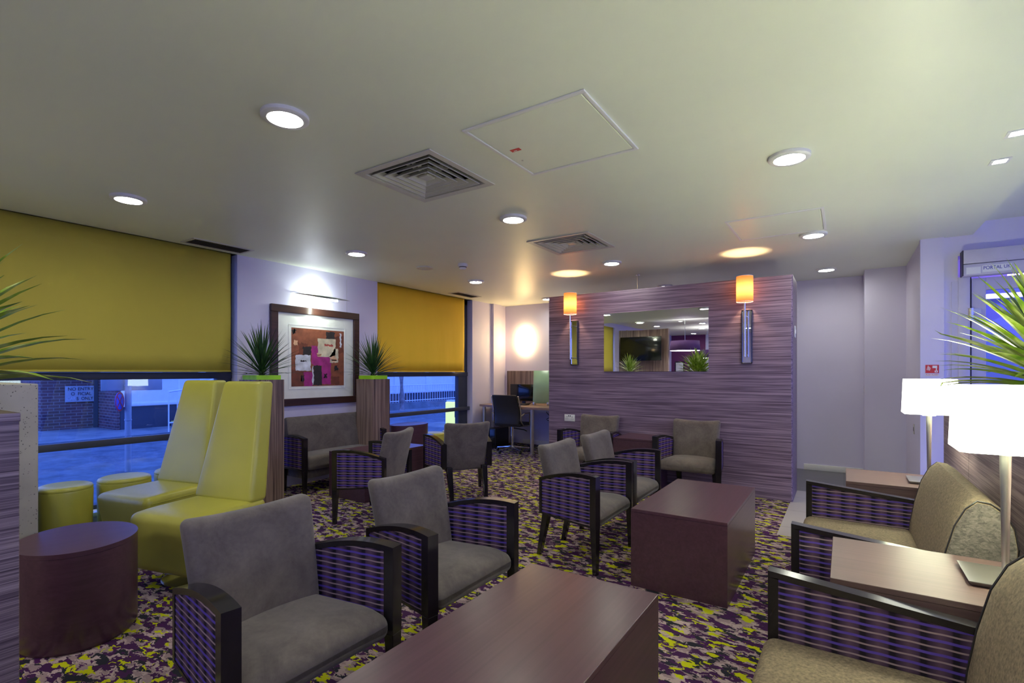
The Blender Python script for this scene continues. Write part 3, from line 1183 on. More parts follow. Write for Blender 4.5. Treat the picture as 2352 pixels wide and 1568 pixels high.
def sconce(label, xp, xl):
    r = thing('wall_sconce', label, 'wall lamp', (xp, YP, 1.39), 0, 'amber-shaded wall sconces')
    bm = bmesh.new()
    for a in ((-0.053, 0.053, 0.0, 0.008), (-0.053, 0.053, 0.552, 0.56), (-0.053, -0.045, 0.008, 0.552), (0.045, 0.053, 0.008, 0.552)):
        box(bm, a[0], a[1], -0.022, 0, a[2], a[3], 0.002, 1)
    link('backplate_frame', bm, 'black_wood', r)
    link('mirror_plate', B(-0.045, 0.045, -0.014, -0.004, 0.008, 0.552, bevel=0.008, seg=1), 'mirror', r, 0)
    dx = xl - xp
    bm = bmesh.new()
    tube(bm, [(dx, -0.115, 0.07), (dx, -0.115, 0.67)], 0.010, 14)
    for z in (0.09, 0.49):
        tube(bm, [(0, -0.010, z), (dx * 0.5, -0.08, z), (dx, -0.115, z)], 0.006, 8)
    link('arm', bm, 'chrome', r)
    bm = bmesh.new()
    lathe(bm, [(0.080, 0.635), (0.080, 0.895)], dx, -0.115, 40)
    o = link('lamp_shade', bm, 'amber', r, 60)
    bm = bmesh.new()
    for z in (0.635, 0.895):
        for i in range(1):
            lathe(bm, [(0.0808, z - 0.002), (0.0808, z + 0.002), (0.0785, z + 0.002), (0.0785, z - 0.002), (0.0808, z - 0.002)], dx, -0.115, 40)
    link('shade_rim', bm, 'white', o)
    bm = bmesh.new()
    lathe(bm, [(0, 0.725), (0.012, 0.722), (0.018, 0.71), (0.018, 0.70), (0.011, 0.685), (0.011, 0.67), (0, 0.67)], dx, -0.115, 16)
    link('bulb', bm, 'bulb', r, 60)
    li = bpy.data.lights.new('sconce_lamp', 'POINT')
    li.energy = P_SCONCE
    li.color = (1.0, 0.66, 0.32)
    li.shadow_soft_size = 0.025
    lo = bpy.data.objects.new('sconce_lamp', li)
    C.objects.link(lo)
    lo.parent = r
    lo.location = (dx, -0.115, 0.76)
    return r


sconce('amber-shaded wall sconce left of the mirror on the partition', -2.843, -2.852)
sconce('amber-shaded wall sconce right of the mirror on the partition', -0.847, -0.853)

r = thing('power_socket', 'white double power socket on the partition above the left armchair', 'socket', (-2.915, YP, 0.72))
link('plate', B(-0.073, 0.073, -0.008, 0, -0.043, 0.043, bevel=0.003), 'white', r)
bm = bmesh.new()
for cx in (-0.037, 0.037):
    box(bm, cx - 0.003, cx + 0.003, -0.0088, -0.007, 0.006, 0.018)
    for d in (-0.011, 0.011):
        box(bm, cx + d - 0.004, cx + d + 0.004, -0.0088, -0.007, -0.016, -0.011)
link('pin_hole', bm, 'black', r, 0)
bm = bmesh.new()
for cx in (-0.012, 0.012):
    box(bm, cx - 0.005, cx + 0.005, -0.012, -0.008, 0.018, 0.032)
link('rocker', bm, 'black', r, 0)
r = thing('light_switch', 'small white switch plate on the right end of the partition', 'switch', (-0.428, 5.98, 1.72))
link('plate', B(0, 0.008, -0.045, 0.045, -0.06, 0.06, bevel=0.003), 'white', r)
link('rocker', B(0.008, 0.013, -0.012, 0.012, -0.02, 0.02, bevel=0.002), 'white', r)

# ------------------------------------------------------------------ framed picture and its light
py0, py1, pz0, pz1 = 3.16, 4.365, 0.915, 2.06
r = thing('framed_picture', 'large dark-framed abstract picture with white mount on the street wall', 'picture', (XW, (py0 + py1) / 2, (pz0 + pz1) / 2))
hy, hz = (py1 - py0) / 2, (pz1 - pz0) / 2
bm = bmesh.new()
fw = 0.082
for a in ((-hy, hy, hz - fw, hz), (-hy, hy, -hz, -hz + fw), (-hy, -hy + fw, -hz + fw, hz - fw), (hy - fw, hy, -hz + fw, hz - fw)):
    box(bm, 0.0, 0.04, a[0], a[1], a[2], a[3], 0.004, 1)
link('frame', bm, 'frame_wood', r)
link('mount', B(0.004, 0.012, -hy + fw, hy - fw, -hz + fw, hz - fw), 'mat_board', r, 0)
bm = bmesh.new()
for g in (0.0,):
    a0, a1, b0, b1 = -hy + 0.225, hy - 0.21, -hz + 0.195, hz - 0.215
    for q in ((a0, a1, b1, b1 + 0.006), (a0, a1, b0 - 0.006, b0), (a0 - 0.006, a0, b0, b1), (a1, a1 + 0.006, b0, b1)):
        box(bm, 0.012, 0.015, *q)
link('mount_line', bm, 'signwhite', r, 0)
cols = {'rust': (0.26, 0.075, 0.035), 'rust2': (0.16, 0.04, 0.02), 'mag': (0.36, 0.02, 0.20), 'ink': (0.02, 0.016, 0.018), 'beige': (0.60, 0.52, 0.38), 'pale': (0.62, 0.64, 0.72), 'peach': (0.75, 0.42, 0.25), 'red': (0.4, 0.06, 0.05)}
names = list(cols)
for k, c in cols.items():
    M['art_' + k] = flat('art_' + k, c, 0.6, var=0.25, nscale=14)
pr0, pr1, pq0, pq1 = 3.415 - (py0 + py1) / 2, 4.14 - (py0 + py1) / 2, 1.135 - (pz0 + pz1) / 2, 1.815 - (pz0 + pz1) / 2
bm = bmesh.new()
rr = random.Random(4)


def patch(mat, pts, lvl, jag=0.010):
    P = []
    n = len(pts)
    for i in range(n):
        a, b = pts[i], pts[(i + 1) % n]
        K = 8
        for k in range(K):
            t = k / K
            P.append((min(1, max(0, a[0] + (b[0] - a[0]) * t + rr.uniform(-jag, jag))), min(1, max(0, a[1] + (b[1] - a[1]) * t + rr.uniform(-jag, jag)))))
    f = bm.faces.new([bm.verts.new((0.0125 + lvl * 0.0004, pr0 + (pr1 - pr0) * u, pq1 + (pq0 - pq1) * v)) for u, v in P])
    f.material_index = names.index(mat)


def rect(u0, v0, u1, v1):
    return [(u0, v0), (u1, v0), (u1, v1), (u0, v1)]


patch('rust', rect(0, 0, 1, 1), 1, 0)
patch('rust2', rect(0, 0.72, 0.22, 1), 2)
patch('rust2', rect(0.12, 0.26, 0.30, 0.46), 2, 0.02)
patch('rust2', rect(0.74, 0.84, 0.90, 0.98), 2, 0.01)
patch('rust2', rect(0.80, 0.10, 0.99, 0.40), 2, 0.02)
patch('mag', [(0.36, 0.29), (0.50, 0.29), (0.50, 0.47), (0.71, 0.47), (0.74, 0.62), (0.73, 0.97), (0.55, 0.97), (0.55, 0.64), (0.40, 0.64), (0.36, 0.6)], 3)
patch('mag', rect(0.22, 0.75, 0.385, 1.0), 3)
patch('ink', rect(0.64, 0.03, 0.81, 0.165), 4)
patch('ink', rect(0.20, 0.315, 0.35, 0.46), 4)
patch('ink', rect(0.40, 0.64, 0.555, 0.985), 4)
patch('ink', rect(0.01, 0.04, 0.07, 0.1), 4, 0.02)
patch('ink', rect(0.80, 0.63, 0.87, 0.73), 4, 0.02)
patch('ink', rect(0.60, 0.79, 0.65, 0.86), 4, 0.015)
patch('ink', rect(0.17, 0.82, 0.22, 0.92), 4, 0.015)
patch('beige', rect(0.48, 0.16, 0.825, 0.48), 5, 0.008)
patch('beige', [(0.71, 0.46), (0.82, 0.32), (0.885, 0.33), (0.88, 0.58), (0.71, 0.585)], 5)
patch('peach', [(0.73, 0.49), (0.82, 0.45), (0.86, 0.54), (0.76, 0.58)], 6, 0.02)
patch('peach', rect(0.47, 0.42, 0.54, 0.475), 6, 0.015)
patch('red', rect(0.60, 0.255, 0.78, 0.285), 6, 0.012)
patch('pale', rect(0.07, 0.46, 0.345, 0.73), 5, 0.008)
patch('ink', rect(0.16, 0.55, 0.26, 0.575), 6, 0.012)
patch('peach', rect(0.04, 0.21, 0.105, 0.295), 5, 0.008)
patch('pale', rect(0.91, 0.05, 0.945, 0.30), 5, 0.014)
patch('pale', rect(0.375, 0.65, 0.40, 0.97), 5, 0.012)
link('print', bm, ['art_' + k for k in names], r, 0)

r = thing('picture_light', 'slim leaf-shaped steel picture light above the framed picture', 'picture light', (XW, 3.66, 2.16))
bm = bmesh.new()
tube(bm, [(0.0, -0.25, 0.06), (0.10, -0.27, 0.055), (0.20, -0.27, 0.03), (0.22, -0.27, 0.02)], 0.006, 8)
link('arm', bm, 'chrome', r)
bm = bmesh.new()
N = 24
for s in (-1, 1):
    pass
rings = []
for i in range(N + 1):
    u = -0.34 + 0.76 * i / N
    hw = 0.045 * math.sin(PI * i / N) ** 0.8 + 0.001
    rings.append([bm.verts.new((0.21 + hw * math.cos(a), u, 0.02 + 0.35 * hw * math.sin(a))) for a in [2 * PI * k / 10 for k in range(10)]])
for a, b in zip(rings, rings[1:]):
    for k in range(10):
        bm.faces.new((a[k], a[(k + 1) % 10], b[(k + 1) % 10], b[k]))
link('head', bm, 'chrome', r)
link('tube', B(0.165, 0.185, -0.18, 0.26, -0.006, 0.004), emit('picture_tube', (0.86, 1.0, 0.86), 22.0), r, 0)
for zz in (1,):
    li = bpy.data.lights.new('picture_tube_light', 'AREA')
    li.shape = 'RECTANGLE'
    li.size, li.size_y = 0.40, 0.02
    li.energy = P_PICTURE
    li.color = (0.88, 1.0, 0.86)
    lo = bpy.data.objects.new('picture_tube_light', li)
    C.objects.link(lo)
    lo.parent = r
    lo.location = (0.12, 0.04, 0.0)
    lo.rotation_euler = Vector((-1, 0, -0.1)).to_track_quat('-Z', 'X').to_euler()
bm = bmesh.new()
tube(bm, [(0.004, 0.53, -0.1), (0.004, 0.53, 0.32)], 0.0012, 5)
link('hanging_wire', bm, 'steel', r)


# ------------------------------------------------------------------ ceiling fittings
def downlight(label, x, y, z=ZC, first=[]):
    if first:
        return dup(first[0], (x, y, z), None, label)
    r = thing('ceiling_light', label, 'ceiling light', (x, y, z), 0, 'round recessed downlights')
    bm = bmesh.new()
    lathe(bm, [(0.108, 0.0), (0.108, -0.016), (0.100, -0.022), (0.080, -0.022), (0.078, -0.012), (0.078, 0.0)], n=48)
    link('trim_ring', bm, 'white', r, 50)
    bm = bmesh.new()
    lathe(bm, [(0.078, -0.012), (0.030, -0.013)], n=48)
    link('diffuser', bm, 'downlight', r, 50)
    bm = bmesh.new()
    lathe(bm, [(0.030, -0.013), (0.028, -0.017), (0, -0.018)], n=32)
    link('centre_lens', bm, 'downlight_lens', r, 50)
    first.append(r)
    return r


for lab, x, y in (('largest round downlight, upper left in front of the camera', -2.235, 1.411),
                  ('round downlight over the lime high-back chairs', -4.211, 1.468),
                  ('round downlight between the two ceiling vents', -2.199, 3.348),
                  ('round downlight in front of the framed picture', -4.185, 3.435),
                  ('round downlight near the gold blind window', -4.141, 5.386),
                  ('round downlight just beyond the farther ceiling vent', -2.168, 5.306),
                  ('round downlight below the farther access hatch, right of it', -0.228, 5.208),
                  ('round downlight in the corridor right of the partition', -0.176, 7.048),
                  ('round downlight at upper right, over the right settees', -0.26, 3.256),
                  ('round downlight half hidden behind the partition top', -2.127, 7.165),
                  ('round downlight behind the partition by the office corner', -4.119, 7.316),
                  ('round downlight behind the camera over the nearest settee', -0.26, 1.2),
                  ('round downlight behind the camera, left row', -4.2, -0.6),
                  ('round downlight behind the camera, middle row', -2.2, -0.2)):
    downlight(lab, x, y)
for lab, x, y in (('round downlight in the raised ceiling far behind the camera', -1.6, -3.0), ('round downlight in the raised ceiling by the lime blind behind the camera', -3.6, -4.4),
                  ('round downlight in the raised ceiling deepest behind the camera', -0.6, -5.4),
                  ('added round downlight in the raised ceiling above the purple pendants', -2.4, -2.2), ('added round downlight in the raised ceiling near the plum wall', -4.3, -6.3),  # from here on, downlights added to brighten the mirrored back room
                  ('added round downlight in the raised ceiling centre, behind the farther pendant', -2.4, -5.0), ('added round downlight in the raised ceiling behind the right planter divider', 0.2, -2.2),
                  ('added round downlight in the raised ceiling nearest the dropped ceiling edge, left', -4.4, -1.0), ('added round downlight in the raised ceiling over the curved screen panel', -4.5, -2.9),
                  ('added round downlight in the raised ceiling between the two pendants', -3.2, -2.7)):
    downlight(lab, x, y, 2.64)


def vent(label, x, y, h):
    r = thing('ceiling_vent', label, 'ceiling vent', (x, y, ZC), 0, 'square louvred ceiling vents')
    bm = bmesh.new()

    def ring(a0, z0, a1, z1, t=0.004):
        prof = [(a0, z0), (a1, z1), (a1, z1 + t), (a0, z0 + t)]
        R = [[bm.verts.new((sx * a, sy * a, z)) for sx, sy in ((-1, -1), (1, -1), (1, 1), (-1, 1))] for a, z in prof]
        R.append(R[0])
        for p, q in zip(R, R[1:]):
            for i in range(4):
                j = (i + 1) % 4
                bm.faces.new((p[i], p[j], q[j], q[i]))
    ring(h, -0.008, h - 0.045, -0.006, 0.006)
    ring(h - 0.045, -0.006, h - 0.05, 0.05, 0.003)
    link('outer_frame', bm, 'vent', r, 0)
    bm = bmesh.new()
    a = h - 0.075
    while a > 0.05:
        ring(a, -0.006, a - 0.030, 0.026, 0.003)
        ring(a + 0.004, -0.008, a - 0.002, -0.008, 0.003)
        a -= 0.05
    link('louvres', bm, 'vent', r, 0)
    bm = bmesh.new()
    box(bm, -0.035, 0.035, -0.035, 0.035, 0.0, 0.012)
    for s in (-1, 1):
        box(bm, s * 0.02 - 0.004, s * 0.02 + 0.004, -h + 0.06, h - 0.06, 0.035, 0.05)
        box(bm, -h + 0.06, h - 0.06, s * 0.02 - 0.004, s * 0.02 + 0.004, 0.035, 0.05)
    link('core', bm, 'vent', r, 0)
    bm = bmesh.new()
    box(bm, -h + 0.024, h - 0.024, -h + 0.024, h - 0.024, 0.09, 0.10)
    k = h - 0.026
    for q in ((-k, -k + 0.002, -k, k), (k - 0.002, k, -k, k), (-k, k, -k, -k + 0.002), (-k, k, k - 0.002, k)):
        box(bm, *q, 0.05, 0.10)
    link('duct', bm, 'dark_void', r, 0)
    return r


vent('larger looking square louvred ceiling vent, nearer the camera', *VENTS[0])
vent('square louvred ceiling vent farther away, beyond the middle downlight', *VENTS[1])


def hatch(label, x0, x1, y0, y1, sticker=False):
    r = thing('access_hatch', label, 'ceiling hatch', ((x0 + x1) / 2, (y0 + y1) / 2, ZC), 0, 'ceiling access hatches')
    hx, hy = (x1 - x0) / 2, (y1 - y0) / 2
    bm = bmesh.new()
    for q in ((-hx, hx, -hy, -hy + 0.020), (-hx, hx, hy - 0.020, hy), (-hx, -hx + 0.020, -hy + 0.020, hy - 0.020), (hx - 0.020, hx, -hy + 0.020, hy - 0.020)):
        box(bm, *q, -0.009, 0.0, 0.002, 1)
    link('frame', bm, 'white', r)
    link('panel', B(-hx + 0.027, hx - 0.027, -hy + 0.027, hy - 0.027, -0.006, 0.0, bevel=0.002, seg=1), 'ceiling', r)
    if sticker:
        o = link('warning_sticker', B(-0.26, -0.20, -0.03, 0.0, -0.007, -0.006), 'red', r, 0)
        link('sticker_mark', B(-0.245, -0.225, -0.012, -0.006, -0.0076, -0.007), 'signwhite', o, 0)
        bm = bmesh.new()
        lathe(bm, [(0, -0.009), (0.006, -0.009), (0.006, -0.006), (0, -0.006)], -0.27, 0.12, 12)
        link('lock', bm, 'steel', r)
    return r


hatch('large ceiling access hatch with red sticker, nearer the camera', -1.62, -0.94, 1.99, 2.685, True)
hatch('plain ceiling access hatch near the right sconce', -0.815, -0.125, 4.39, 5.08)


def slot_vent(label, x0, x1, y0, y1):
    r = thing('slot_vent', label, 'ceiling vent', ((x0 + x1) / 2, (y0 + y1) / 2, ZC), 0, 'slot vents along the street wall')
    hx, hy = (x1 - x0) / 2, (y1 - y0) / 2
    bm = bmesh.new()
    for q in ((-hx, hx, -hy, -hy + 0.025), (-hx, hx, hy - 0.025, hy), (-hx, -hx + 0.025, -hy + 0.025, hy - 0.025), (hx - 0.025, hx, -hy + 0.025, hy - 0.025)):
        box(bm, *q, -0.006, 0.0)
    link('frame', bm, 'vent', r, 0)
    bm = bmesh.new()
    n = 7
    for i in range(n):
        x = -hx + 0.025 + (2 * hx - 0.05) * (i + 0.5) / n
        hexa(bm, [(x - 0.009, -hy + 0.025, -0.0005), (x - 0.006, -hy + 0.025, -0.0005), (x - 0.006, hy - 0.025, -0.0005), (x - 0.009, hy - 0.025, -0.0005), (x + 0.002, -hy + 0.025, -0.006), (x + 0.005, -hy + 0.025, -0.006), (x + 0.005, hy - 0.025, -0.006), (x + 0.002, hy - 0.025, -0.006)])
    link('slats', bm, 'vent_dark', r, 0)
    link('backing', B(-hx + 0.025, hx - 0.025, -hy + 0.025, hy - 0.025, -0.0005, -0.0002), 'dark_void', r, 0)
    return r


slot_vent('grey slot vent in the ceiling at the right end of the lime blind', -5.22, -4.96, 2.23, 2.80)
slot_vent('grey slot vent in the ceiling at the right end of the gold blind', -5.14, -4.92, 5.97, 6.55)

r = thing('smoke_detector', 'white domed smoke detector on the ceiling near the gold blind', 'smoke detector', (-3.615, 4.459, ZC))
bm = bmesh.new()
lathe(bm, [(0, 0), (0.055, 0), (0.058, -0.02), (0.052, -0.034), (0, -0.034)], n=32)
link('base', bm, 'white', r, 40)
bm = bmesh.new()
lathe(bm, [(0.036, -0.034), (0.040, -0.038), (0.038, -0.052), (0.028, -0.064), (0, -0.066)], n=32)
link('dome', bm, 'white', r, 40)
bm = bmesh.new()
lathe(bm, [(0.044, -0.034), (0.044, -0.042), (0.038, -0.042)], n=32)
link('sensor_slot', bm, 'black', r, 40)
r = thing('ceiling_speaker', 'flat round ceiling speaker left of the smoke detector', 'speaker', (-4.124, 4.38, ZC))
bm = bmesh.new()
lathe(bm, [(0.10, 0), (0.10, -0.008), (0.08, -0.010), (0.075, -0.006)], n=40)
link('rim', bm, 'vent', r, 40)
bm = bmesh.new()
lathe(bm, [(0.075, -0.006), (0, -0.007)], n=40)
link('grille', bm, 'vent', r, 40)


def small_spot(label, x, y):
    r = thing('recessed_spotlight', label, 'spotlight', (x, y, ZC), 0, 'small square spotlights')
    bm = bmesh.new()
    for q in ((-0.045, 0.045, -0.045, -0.03), (-0.045, 0.045, 0.03, 0.045), (-0.045, -0.03, -0.03, 0.03), (0.03, 0.045, -0.03, 0.03)):
        box(bm, *q, -0.006, 0)
    link('trim', bm, 'white', r, 0)
    bm = bmesh.new()
    lathe(bm, [(0.028, -0.004), (0, -0.005)], n=24)
    link('lens', bm, 'spot_small', r)
    return r


small_spot('small square spotlight at the right ceiling edge, farther of two', 0.757, 4.005)
small_spot('small square spotlight at the right ceiling edge, nearer of two', 0.744, 3.583)
small_spot('small square spotlight over the left planter, seen in the mirror', -3.3, -0.9)
r = thing('ceiling_rod', 'thin chrome rod hanging from the ceiling behind the partition', 'rod', (-2.164, 6.149, ZC))
bm = bmesh.new()
tube(bm, [(0, 0, 0), (0, 0, -0.55)], 0.008, 10)
link('rod', bm, 'chrome', r)
bm = bmesh.new()
lathe(bm, [(0, 0), (0.03, 0), (0.03, -0.01), (0, -0.012)], n=20)
link('ceiling_cup', bm, 'chrome', r)

# ------------------------------------------------------------------ office corner
r = thing('wall_lamp', 'glowing stacked wall lamp on the cream office wall', 'wall lamp', (-4.86, YB, 1.88))
for nm, z0, z1, hw, d in (('lamp_shade', 0.06, 0.20, 0.10, 0.09), ('lamp_shade', -0.065, 0.055, 0.12, 0.11), ('lamp_shade', -0.21, -0.07, 0.10, 0.09)):
    link(nm, B(-hw, hw, -d, -0.015, z0, z1, bevel=0.006), 'office_light', r)
link('backplate', B(-0.06, 0.06, -0.015, 0, -0.22, 0.22), 'white', r)

r = thing('desk', 'long laminate desk with round steel legs in the office corner', 'desk', (-4.2, 7.3, 0))
bm = bmesh.new()
prism(bm, [(-1.04, 0.46), (-1.04, -0.38), (-0.6, -0.52), (0.0, -0.58), (0.95, -0.55), (0.95, 0.46)], lambda p: (p[0], p[1], 0.715), lambda p: (p[0], p[1], 0.75))
link('desktop', bm, 'desk', r, 30)
for x, y in ((-0.97, -0.34), (0.09, -0.50), (-0.97, 0.42), (0.8, 0.42)):
    bm = bmesh.new()
    lathe(bm, [(0.03, 0.714), (0.03, 0.02), (0.036, 0.018), (0.036, 0)], x, y, 20)
    link('leg', bm, 'steel', r)
r = thing('desk_screen_board', 'upright wood laminate panel standing behind the monitor', 'panel', (-4.57, YB - 0.003, 0))
link('board', B(-0.67, 0.9, -0.03, 0, 0.75, 1.325, bevel=0.002, seg=1), 'zebra_v', r, 0)
r = thing('desk_divider', 'pale green curved glass desk divider', 'divider', (-4.2, 7.25, 0.752))
bm = bmesh.new()
lo = [(-0.14 + 0.28 * i / 8, -0.05 + 0.12 * (i / 8) ** 1.6) for i in range(9)]
a = [bm.verts.new((x, y, 0.03)) for x, y in lo]
b = [bm.verts.new((x * 0.9 + 0.005, y, 0.575)) for x, y in lo]
for i in range(8):
    bm.faces.new((a[i], a[i + 1], b[i + 1], b[i]))
o = link('panel', bm, 'green_glass', r)
md = o.modifiers.new('thickness', 'SOLIDIFY')
md.thickness = 0.01
bm = bmesh.new()
for x, y in ((-0.11, -0.05), (0.11, 0.04)):
    box(bm, x - 0.02, x + 0.02, y - 0.02, y + 0.02, 0, 0.05, 0.004)
link('clamp', bm, 'steel', r)
r = thing('computer_monitor', 'black computer monitor on the office desk', 'monitor', (-4.66, 7.4, 0.752))
link('screen', B(-0.25, 0.25, -0.02, 0.02, 0.05, 0.34, bevel=0.006), 'screen', r)
link('neck', B(-0.03, 0.03, 0.02, 0.045, 0.01, 0.18), 'black', r)
link('foot', B(-0.11, 0.11, -0.07, 0.09, 0, 0.012, bevel=0.004), 'black', r)
r = thing('keyboard', 'black keyboard in front of the monitor', 'keyboard', (-4.62, 7.15, 0.752))
link('case', B(-0.21, 0.21, -0.065, 0.065, 0, 0.018, bevel=0.004), 'black', r)
bm = bmesh.new()
for i in range(14):
    for j in range(4):
        box(bm, -0.198 + i * 0.0285, -0.174 + i * 0.0285, -0.055 + j * 0.028, -0.031 + j * 0.028, 0.018, 0.023)
link('keys', bm, 'black_leather', r, 0)
r = thing('computer_tower', 'black computer tower on the carpet under the desk', 'computer', (-5.02, 7.16, 0))
link('case', B(-0.09, 0.09, -0.2, 0.2, 0.012, 0.34, bevel=0.008), 'black', r)
link('front_panel', B(-0.08, 0.08, -0.206, -0.2, 0.03, 0.32, bevel=0.003), 'screen', r)
bm = bmesh.new()
for x in (-0.07, 0.07):
    for y in (-0.17, 0.17):
        box(bm, x - 0.012, x + 0.012, y - 0.012, y + 0.012, 0, 0.013)
link('foot', bm, 'black', r, 0)
bm = bmesh.new()
rr2 = random.Random(9)
for k in range(4):
    x0 = -4.05 + 0.09 * k
    tube(bm, [(x0 - 0.2 + 0.1 * math.sin(k + i * 0.9), 7.68 - 0.02 * k, 0.71 - 0.43 * math.sin(PI * i / 14) * (0.6 + 0.25 * k / 3)) for i in range(15)], 0.006, 6)
tube(bm, [(-4.75 + 0.05 * i, 7.4 + 0.05 * math.sin(i), 0.012 + 0.05 * abs(math.sin(i * 1.3))) for i in range(12)], 0.006, 6)
tag(link('cables', bm, 'black', None), 'tangle of thin black cables hanging under the office desk', 'cable')

r = thing('office_chair', 'black leather swivel office chair with chrome base at the desk', 'office chair', (-4.52, 6.86, 0), math.radians(96))


def ob(p):
    u = (p.z + 0.24) / 0.48
    return Vector((p.x - 0.20 - 0.10 * u + 0.05 * math.sin(PI * u), p.y * (1 - 0.10 * abs(u - 0.4)) , p.z + 0.70))


def osd(p):
    return Vector((p.x + 0.03, p.y, p.z + 0.46 - (0.03 * ((p.x - 0.1) / 0.13) ** 2 if p.x > 0.1 else 0)))


link('backrest', rounded(0.022, 0.23, 0.24, 0.02, 3, 8, ob), 'black_leather', r, 60)
link('seat', rounded(0.23, 0.235, 0.03, 0.028, 3, 6, osd), 'black_leather', r, 60)
for s in (-1, 1):
    bm = bmesh.new()
    tube(bm, [(-0.27, s * 0.235, 0.92), (-0.20, s * 0.245, 0.72), (-0.19, s * 0.248, 0.52), (-0.10, s * 0.248, 0.445), (0.2, s * 0.248, 0.43)], 0.011, 8)
    link('side_rail', bm, 'chrome', r)
    bm = bmesh.new()
    tube(bm, [(-0.19, s * 0.25, 0.60), (-0.15, s * 0.285, 0.64), (0.06, s * 0.285, 0.64), (0.10, s * 0.26, 0.45)], 0.012, 8)
    link('armrest', bm, 'chrome', r)
bm = bmesh.new()
lathe(bm, [(0.028, 0.42), (0.028, 0.26), (0.018, 0.255), (0.018, 0.10), (0.04, 0.095), (0.04, 0.06), (0, 0.06)], n=20)
link('column', bm, 'chrome', r)
bm = bmesh.new()
tube(bm, [(0.0, -0.02, 0.39), (0.02, -0.2, 0.37), (0.02, -0.25, 0.35)], 0.009, 8)
link('tilt_lever', bm, 'black', r)
for k in range(5):
    a = 2 * PI * k / 5 + 0.3
    ca, sa = math.cos(a), math.sin(a)
    bm = bmesh.new()
    tube(bm, [(0.02 * ca, 0.02 * sa, 0.085), (0.28 * ca, 0.28 * sa, 0.058)], [0.02, 0.013], 8)
    leg = link('leg', bm, 'chrome', r)
    bm = bmesh.new()
    lathe(bm, [(0, -0.012), (0.025, -0.012), (0.028, 0), (0.025, 0.012), (0, 0.012)], n=16)
    bmesh.ops.rotate(bm, verts=bm.verts[:], matrix=Matrix.Rotation(PI / 2, 3, 'X'))
    bmesh.ops.translate(bm, verts=bm.verts[:], vec=(0.28 * ca, 0.28 * sa, 0.028))
    tube(bm, [(0.28 * ca, 0.28 * sa, 0.03), (0.28 * ca, 0.28 * sa, 0.06)], 0.008, 6)
    link('caster', bm, 'black', leg)

# ------------------------------------------------------------------ entrance door at the right
root = struct('door_1', B(0.955, 1.05, 6.03, 6.075, 0.02, 2.14, bevel=0.003), 'door_frame')
bm = bmesh.new()
box(bm, 1.05, 1.95, 6.03, 6.075, 2.03, 2.14)
box(bm, 1.05, 1.95, 6.03, 6.075, 0.02, 0.25)
box(bm, 1.85, 1.95, 6.03, 6.075, 0.25, 2.03)
link('door_rail', bm, 'door_frame', root, 0)
link('pane', B(1.05, 1.85, 6.05, 6.054, 0.25, 2.03), 'glass', root, 0)
bm = bmesh.new()
for z, dx in ((1.845, 0.03), (1.79, -0.03)):
    lathe(bm, [(0, z - 0.027), (0.022, z - 0.027), (0.022, z + 0.027), (0, z + 0.027)], 0.945, 6.01, 18)
    box(bm, min(0.945, 0.945 + dx * 2.4), max(0.945, 0.945 + dx * 2.4), 6.012, 6.03, z - 0.022, z + 0.022)
link('hinge', bm, 'steel', root)
link('seal', B(0.935, 0.957, 6.062, 6.085, 0.02, 2.16), 'black', root, 0)
bm = bmesh.new()
box(bm, 0.86, 0.94, 6.0, 6.1, 0, 2.155, 0.003)
box(bm, 0.815, 0.86, 6.005, 6.02, 0, 2.12)
box(bm, 1.96, 2.02, 6.0, 6.1, 0, 2.155)
struct('trim_1', bm, 'door_frame')
r = thing('door_operator', 'long grey door closer housing over the glass door', 'door closer', (0.88, 6.02, 2.15))
link('housing', B(0, 1.15, -0.12, 0, 0.105, 0.225, bevel=0.004), 'door_frame', r)
link('lower_rail', B(0.0, 1.15, -0.11, 0, 0.0, 0.10, bevel=0.004), 'door_frame', r)
link('end_cap', B(-0.006, 0.0, -0.118, 0, 0.0, 0.225), 'black', r, 0)
link('label', B(0.02, 0.115, -0.1115, -0.11, 0.012, 0.072), 'signwhite', r, 0)
o = link('name_plate', B(0.125, 0.31, -0.1115, -0.11, 0.02, 0.078), 'signwhite', r, 0)
text_bm('PORTAL UK', 0.042, 'blueink', 'lettering', o, Vector((0.2175, -0.1118, 0.055)), FACE_MY, 0.78)
# lobby beyond the glass, lit by purple tubes
bm = bmesh.new()
box(bm, 0.80, 3.2, 8.0, 8.1, 0, 2.64)
box(bm, 3.1, 3.2, 6.2, 8.0, 0, 2.64)
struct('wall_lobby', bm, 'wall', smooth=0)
for i, (z, y, x0, x1) in enumerate(((2.02, 7.7, 1.1, 3.0), (1.93, 7.9, 1.3, 3.0), (2.12, 7.6, 1.5, 3.0))):
    bm = bmesh.new()
    tube(bm, [(x0, y, z + 0.25), (x1, y, z + 0.25)], 0.02, 10)
    r = thing('light_tube', 'purple light tube in the lobby behind the glass door, %s' % ('lowest', 'middle', 'topmost')[(1, 0, 2)[i]], 'light tube', (0, 0, 0), 0, 'purple lobby tubes')
    link('tube', bm, 'purple_tube', r)
    bm = bmesh.new()
    box(bm, x0, x1, y + 0.02, y + 0.05, z + 0.22, z + 0.28)
    link('batten', bm, 'white', r, 0)

